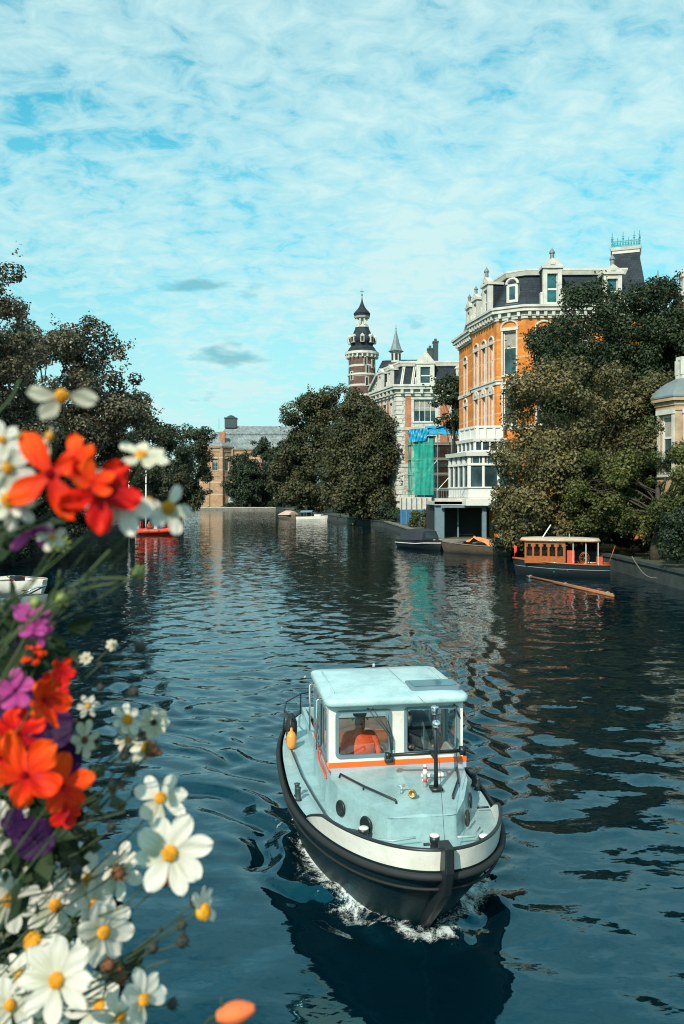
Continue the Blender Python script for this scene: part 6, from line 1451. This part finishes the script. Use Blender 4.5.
# --- middle small daisies
W2 = plant('thin stems of small white daisies and dark seed heads above the white mass', -50, 860, .60)
for px,py,dm,d,tx,ty,kw_ in [(154,722,36,.60,-10,-5,dict(n=9,w=.38,mat='petal_cream',disc='bud_dark',stem=(70,800,.62))),(127,720,36,.62,40,40,dict(n=7,w=.36,dr=.3,stem=(70,800,.62))),(84,740,40,.60,60,10,dict(n=7,w=.34,disc='disc_brown',mat='petal_cream')),(88,706,26,.62,30,20,dict(n=6,w=.34)),
                         (148,748,26,.60,50,35,dict(n=7,w=.40,dr=.55,cup=-1.2,mat='petal_cream',stem=(70,830,.62))),(75,795,34,.62,20,10,dict(n=7,w=.34)),(128,740,30,.62,10,20,dict(n=7,w=.3,mat='petal_cream')),
                         (86,658,14,.62,10,10,dict(n=7,w=.4,mat='petal_cream',sm_='stem_dark')),(112,645,13,.62,0,10,dict(n=7,w=.4,mat='petal_cream',sm_='stem_dark'))]: flower(W2,px,py,dm,d,tx,ty,**{'sm_':'stem_dark',**kw_})
for px,py,s_,e in ((143,735,12,(60,800,.62)),(126,752,10,(50,810,.62)),(130,771,11,(50,820,.62)),(112,790,9,(40,820,.62)),(140,648,12,(40,720,.64)),(133,692,12,(30,740,.64)),(100,688,8,(20,740,.64)),(121,784,8,(50,820,.62)),(100,665,6,(20,730,.64)),(58,700,8,(0,760,.62))):
    budspray(W2, px,py,.61,e,s_)
leaf_bunch(W2, [(40,830,.66,.8),(70,820,.66,.4),(10,760,.66,.9),(20,700,.66,.6)], 60, .014, 5, .016)
# --- red and orange flowers
R1 = plant('cluster of bright orange-red flowers with purple blooms at the middle of the left edge', -60, 860, .5, group=None)
for px,py,dm,d,tx,ty,kw_ in [(24,776,84,.44,18,25,dict(n=5,mat='petal_orange',w=.50,a0=.5,dr=.1,disc='petal_red')),(62,786,60,.46,45,20,dict(n=5,mat='petal_orange',w=.5,dr=.08,disc='petal_red')),(18,735,64,.47,20,40,dict(n=5,mat='petal_red',w=.52,dr=.08,disc='petal_red')),(44,700,56,.46,50,10,dict(n=5,mat='petal_orange',w=.5,a0=1,dr=.08,disc='petal_red')),
                             (60,672,30,.46,60,20,dict(n=5,mat='petal_red',w=.5,dr=.08,disc='petal_red')),(36,655,30,.48,0,30,dict(n=5,mat='petal_orange',w=.4,dr=.08,disc='petal_red')),(0,758,60,.45,20,10,dict(n=5,mat='petal_orange',w=.55,dr=.08,disc='petal_red')),(54,690,38,.49,20,20,dict(n=5,mat='petal_red',w=.5,dr=.08,disc='petal_red')),(66,812,36,.50,10,10,dict(n=5,mat='petal_red',w=.5,dr=.08,disc='petal_red'))]:
    flower(R1,px,py,dm,d,tx+rnd.uniform(-15,15),ty+rnd.uniform(-5,25),tipw=.42,r0=.03,cup=.35,ruf=2.4,**kw_)
P1 = plant('dark purple velvety blooms behind the orange-red flowers at the left edge', -60, 840, .55, name='purple_plant')
for px,py,dm,d,tx,ty in ((50,728,76,.54,10,20),(60,760,66,.55,30,0),(34,838,70,.52,0,15),(15,700,64,.54,0,20),(22,650,40,.55,20,10),(14,822,44,.55,-20,10),(42,690,50,.56,20,10)):
    flower(P1,px,py,dm*.68,d,tx,ty,n=5,mat='petal_purple',w=.7,dr=.08,disc='petal_purple',tipw=.4,r0=.02,cup=.15,sm_='stem_dark')
P2_ = plant('pink-mauve blooms on green stems just above the red cluster at the left edge', -60, 700, .5, name='pink_plant')
for px,py,dm,d,tx,ty,n in ((33,620,44,.46,20,30,5),(15,690,44,.47,10,10,5),(40,632,30,.46,50,0,4),(20,612,26,.47,50,60,4)): flower(P2_,px,py,dm,d,tx,ty,n=n,mat='petal_pink',w=.5,dr=.1,disc='petal_pink',tipw=.42,r0=.03,cup=.2)
leaf_bunch(P2_, [(0,640,.60,1),(10,655,.60,1.2),(30,660,.6,.6),(0,720,.62,.8)], 50, .015, 8, .016)
leaf_bunch(R1, [(0,690,.62,1),(15,830,.60,1.3),(45,845,.58,1.2),(60,825,.6,.8),(0,790,.6,1),(60,740,.62,.5),(50,650,.62,.5),(70,800,.62,.5)], 52, .018, 12, .016)
# --- upper red flowers
R2 = plant('two bright orange-red flowers with a pink bloom hanging at the left over the far water', -60, 600, .42, name='red_flower_plant')
flower(R2,50,474,104,.36,4,10,n=4,mat='petal_orange',w=.40,a0=.55,dr=.10,disc='petal_red',tipw=.42,r0=.03,cup=.15,ruf=2.2,stem=(-60,560,.46))
flower(R2,74,458,54,.355,-10,30,n=4,mat='petal_orange',w=.46,a0=.2,dr=.08,disc='petal_red',tipw=.42,r0=.03,cup=.3,ruf=2.2,stem=(-60,560,.46),skip=(2,))
flower(R2,97,492,84,.35,30,10,n=5,mat='petal_red',w=.48,a0=.9,dr=.12,disc='petal_peach',tipw=.42,r0=.03,cup=.2,ruf=2.4,stem=(-60,560,.46))
flower(R2,92,482,50,.345,30,40,n=4,mat='petal_orange',w=.5,dr=.06,disc='petal_red',tipw=.42,r0=.03,cup=.35,stem=(-60,560,.46))
flower(R2,34,530,56,.38,10,-50,n=4,mat='petal_pink',w=.36,dr=.1,disc='petal_pink',tipw=.42,r0=.03,cup=.5,stem=(-60,560,.46),skip=(1,))
# --- upper white daisies (blurred, nearer)
W3 = plant('soft-focus white daisies on long stems above and around the upper red flowers', -60, 620, .42, name='tall_daisy_plant')
for px,py,dm,d,tx,ty,kw_ in [(62,396,72,.36,20,-20,dict(n=6,a0=1.0,skip=(0,1,4),dr=.2,w=.34)),(50,436,46,.36,-60,0,dict(n=6,a0=.3,skip=(1,2,5),dr=.2,w=.30)),(141,456,60,.38,8,62,dict(n=7,a0=.5,skip=(3,),dr=.2,w=.36,stem=(10,640,.46))),
                             (122,500,74,.36,25,0,dict(n=7,a0=5.0,skip=(2,3),dr=.2,w=.40)),(168,508,56,.40,30,15,dict(n=6,a0=.9,dr=.25,w=.36,skip=(1,),stem=(20,650,.48))),(148,505,20,.39,0,60,dict(n=5,cup=-1,dr=.75,w=.3,stem=(20,650,.48),mat='petal_cream')),
                             (8,468,60,.36,25,0,dict(n=6,w=.44)),(14,508,50,.37,20,-20,dict(n=6,w=.36)),(10,500,42,.36,0,10,dict(n=6,w=.36,dr=.4)),(52,537,34,.38,0,20,dict(n=5,w=.4,mat='petal_cream')),(2,440,44,.36,20,10,dict(n=6,w=.36)),(22,450,20,.37,20,40,dict(n=5,w=.36,mat='petal_cream'))]:
    flower(W3,px,py,dm,d,tx,ty,**{'mat':'petal_cream' if py<460 and px>40 else 'petal_white',**kw_})
for p_ in ([(-10,470,.4),(20,450,.4),(45,435,.38)],[(-10,650,.44),(60,600,.44),(110,550,.44)],[(-10,700,.46),(60,592,.46),(138,578,.46)],[(0,650,.44),(50,600,.44),(60,570,.44)],[(10,640,.46),(60,598,.46),(118,582,.46)],[(-10,420,.42),(10,400,.42),(20,380,.42)]):
    stem_line(W3, p_, th=.0007, mat='stem_green')
for px,py,s_,e in ((138,573,13,(20,640,.5)),(35,603,12,(-10,660,.5)),(62,600,14,(0,660,.5)),(60,545,14,(10,610,.5)),(20,437,9,(-20,500,.45))): budspray(W3,px,py,.45,e,s_,mat='stem_green',cm='bud_green')
leaf_bunch(W3, [(0,515,.5,.8),(0,630,.5,.8),(-5,490,.5,1),(30,640,.5,.6)], 36, .016, 9, .015)
# --- peach bud at the bottom
PB_ = plant('single peach-orange half open bloom at the bottom edge', 205, 1060, .5, name='peach_flower')
c_ = FPt(236,1012,.46); mb = MB(); mb.sm=True
ax = (FPt(252,1008,.46)-FPt(215,1016,.46)).normalized(); Mq = ax.to_track_quat('Z','Y').to_matrix()
for k in range(5):
    a = 2*PI*k/5; vs=[]
    for i in range(8):
        f=i/7; r_=.0058*math.sin(PI*min(1,.12+f*.8))**.8
        for j in range(4): aa=a+(j/3-.5)*1.5; vs.append(c_+Mq@Vector((r_*math.cos(aa)*(1+.1*k%2),r_*math.sin(aa),(f-.5)*.022)))
    mb.add(vs,[(i*4+j,i*4+j+1,(i+1)*4+j+1,(i+1)*4+j) for i in range(7) for j in range(3)])
mb.build('petals', M['petal_peach'], PB_)
stem_line(PB_, [(217,1016,.46),(208,1022,.465),(195,1050,.48)], .0012, 'stem_dark'); stem_line(PB_, [(222,1014,.46),(222,1005,.46),(221,998,.46)], .0007, 'stem_green')
b = MB(); b.sm=True; b.lathe([(.0012,-.012),(.0035,-.009),(.004,-.006)],c_,8,M=Mq); b.build('calyx', M['stem_green'], PB_)
# ================================================================== light, sky, camera
SUN_EL, SUN_AZ = R(37), math.atan2(-.42,-.9)      # azimuth measured from +Y towards +X
sd = Vector((math.sin(SUN_AZ)*math.cos(SUN_EL), math.cos(SUN_AZ)*math.cos(SUN_EL), math.sin(SUN_EL)))
ld = bpy.data.lights.new('sun','SUN'); ld.energy = SUN_E; ld.angle = R(.5); ld.color = (1,.91,.77)
so = bpy.data.objects.new('sun', ld); COL.objects.link(so); so.rotation_euler = sd.to_track_quat('Z','Y').to_euler(); so.location=(0,0,60)
wd = bpy.data.worlds.new('World'); SC.world = wd; wd.use_nodes = True; nt = wd.node_tree; bg = nt.nodes['Background']
sky = nt.nodes.new('ShaderNodeTexSky'); sky.sky_type='NISHITA'; sky.sun_disc=False; sky.sun_elevation=SUN_EL; sky.sun_rotation=SUN_AZ; sky.altitude=0; sky.air_density=1.0; sky.dust_density=1.2; sky.ozone_density=1.5
tint = N(nt,'ShaderNodeMix',data_type='RGBA',blend_type='MULTIPLY'); tint.inputs[0].default_value=1; L(nt, sky.outputs[0], tint.inputs[6]); tint.inputs[7].default_value=(*SKY_TINT,1)
tc = N(nt,'ShaderNodeTexCoord'); sp = N(nt,'ShaderNodeSeparateXYZ'); L(nt, tc.outputs['Generated'], sp.inputs[0])
dim = ramp(nt, [(.0,(.95,.66,.66)),(.16,(1,.78,.78)),(.38,(1,1,1))], sp.outputs[2]); t2 = N(nt,'ShaderNodeMix',data_type='RGBA',blend_type='MULTIPLY'); t2.inputs[0].default_value=1; L(nt, tint.outputs[2], t2.inputs[6]); L(nt, dim.outputs[0], t2.inputs[7])
mz = N(nt,'ShaderNodeMath',operation='MAXIMUM'); mz.inputs[1].default_value=0; L(nt, sp.outputs[2], mz.inputs[0]); az = N(nt,'ShaderNodeMath',operation='ADD'); az.inputs[1].default_value=.26; L(nt, mz.outputs[0], az.inputs[0])
dvx = N(nt,'ShaderNodeMath',operation='DIVIDE'); L(nt, sp.outputs[0], dvx.inputs[0]); L(nt, az.outputs[0], dvx.inputs[1])
dvy = N(nt,'ShaderNodeMath',operation='DIVIDE'); L(nt, sp.outputs[1], dvy.inputs[0]); L(nt, az.outputs[0], dvy.inputs[1])
cb = N(nt,'ShaderNodeCombineXYZ'); L(nt, dvx.outputs[0], cb.inputs[0]); L(nt, dvy.outputs[0], cb.inputs[1])
def sn(scale, det, rough, off=(0,0,0), dist=0, st=(1,1,1)):
    mp = N(nt,'ShaderNodeMapping'); mp.inputs['Location'].default_value=off; mp.inputs['Scale'].default_value=st; L(nt, cb.outputs[0], mp.inputs[0])
    n = N(nt,'ShaderNodeTexNoise'); n.inputs['Scale'].default_value=scale; n.inputs['Detail'].default_value=det; n.inputs['Roughness'].default_value=rough; n.inputs['Distortion'].default_value=dist; L(nt, mp.outputs[0], n.inputs['Vector']); return n.outputs['Fac']
big = sn(.75, 4, .55, CLOUD_OFF, .3); mid = sn(3.6, 6, .6, (3,1,0), .2); fine = sn(15, 5, .62, (1,4,0), .5, (1,1.3,1))
def mad(a, k, c):
    m_ = N(nt,'ShaderNodeMath',operation='MULTIPLY_ADD'); L(nt, a, m_.inputs[0]); m_.inputs[1].default_value=k
    if isinstance(c,(int,float)): m_.inputs[2].default_value=c
    else: L(nt, c, m_.inputs[2])
    return m_.outputs[0]
tot = mad(big, 1.5, mad(mid, .55, mad(fine, .85, -.92)))
cov = ramp(nt, [(.26,(.05,)*3),(.46,(.60,)*3),(.74,(1,1,1))], tot)
hz_ = ramp(nt, [(.0,(.92,)*3),(.14,(.72,)*3),(.30,(.30,)*3),(.42,(.12,)*3)], sp.outputs[2]); mxx = N(nt,'ShaderNodeMath',operation='MAXIMUM'); L(nt, cov.outputs[0], mxx.inputs[0]); L(nt, hz_.outputs[0], mxx.inputs[1])
mx = N(nt,'ShaderNodeMix',data_type='RGBA'); L(nt, mxx.outputs[0], mx.inputs[0]); L(nt, t2.outputs[2], mx.inputs[6]); mx.inputs[7].default_value=(*CLOUD_COL,1)
# a few grey-blue wisps low in the sky
ya = N(nt,'ShaderNodeMath',operation='MAXIMUM'); ya.inputs[1].default_value=.01; L(nt, sp.outputs[1], ya.inputs[0])
def M2(op,a,b_):
    m_ = N(nt,'ShaderNodeMath',operation=op)
    for k_, v_ in enumerate((a,b_)):
        if isinstance(v_,(int,float)): m_.inputs[k_].default_value=v_
        else: L(nt, v_, m_.inputs[k_])
    return m_.outputs[0]
ua = M2('DIVIDE',sp.outputs[0],ya.outputs[0]); va = M2('DIVIDE',sp.outputs[2],ya.outputs[0])
wn_ = N(nt,'ShaderNodeTexNoise'); wn_.inputs['Scale'].default_value=26; wn_.inputs['Detail'].default_value=5; cw = N(nt,'ShaderNodeCombineXYZ'); L(nt, ua, cw.inputs[0]); L(nt, M2('MULTIPLY',va,2.6), cw.inputs[1]); L(nt, cw.outputs[0], wn_.inputs['Vector'])
acc = None                                # a handful of thin grey-blue cloud scraps at their places in the sky
for cu, cv, su, sv, am in ((-.19,.262,.050,.010,1.0),(-.12,.255,.035,.012,.6),(-.145,.172,.048,.018,.95),(-.20,.118,.06,.012,.35),(.40,.245,.05,.03,.55),(.09,.215,.10,.03,.3)):
    e_ = M2('ADD', M2('POWER',M2('ABSOLUTE',M2('DIVIDE',M2('SUBTRACT',ua,cu),su),0),2), M2('POWER',M2('ABSOLUTE',M2('DIVIDE',M2('SUBTRACT',va,cv),sv),0),2))
    g_ = M2('MULTIPLY', M2('POWER',2.718,M2('MULTIPLY',e_,-1)), am); acc = g_ if acc is None else M2('MAXIMUM',acc,g_)
wr = ramp(nt, [(.42,(0,0,0)),(.95,(1,1,1))], M2('ADD',acc,M2('MULTIPLY',M2('SUBTRACT',wn_.outputs['Fac'],.5),1.9)))
wm2 = N(nt,'ShaderNodeMath',operation='MULTIPLY'); wm2.inputs[1].default_value=.75; L(nt, M2('MULTIPLY',wr.outputs[0],M2('MINIMUM',M2('MULTIPLY',acc,4),1)), wm2.inputs[0])
m3 = N(nt,'ShaderNodeMix',data_type='RGBA'); L(nt, wm2.outputs[0], m3.inputs[0]); L(nt, mx.outputs[2], m3.inputs[6]); m3.inputs[7].default_value=(*WISP_COL,1)
L(nt, m3.outputs[2], bg.inputs[0]); bg.inputs[1].default_value=.1
cd = bpy.data.cameras.new('camera'); cam = bpy.data.objects.new('camera', cd); COL.objects.link(cam); SC.camera = cam
cam.location = (0,0,CAMH); cam.rotation_euler = (R(90),0,0)
cd.sensor_fit='VERTICAL'; cd.sensor_height=36; cd.lens=36*FPX/1024; cd.shift_y=-(512-HZ)/1024; cd.clip_start=.02; cd.clip_end=4000
cd.dof.use_dof=True; cd.dof.focus_distance=11; cd.dof.aperture_fstop=FSTOP
SC.render.engine='CYCLES'; SC.render.resolution_x=684; SC.render.resolution_y=1024
SC.cycles.pixel_filter_type='BLACKMAN_HARRIS'; SC.cycles.filter_width=1.1; SC.cycles.max_bounces=8; SC.cycles.transparent_max_bounces=10; SC.cycles.caustics_reflective=False; SC.cycles.caustics_refractive=False
SC.view_settings.view_transform='Standard'; SC.view_settings.look='None'; SC.view_settings.exposure=EXPO; SC.view_settings.gamma=1
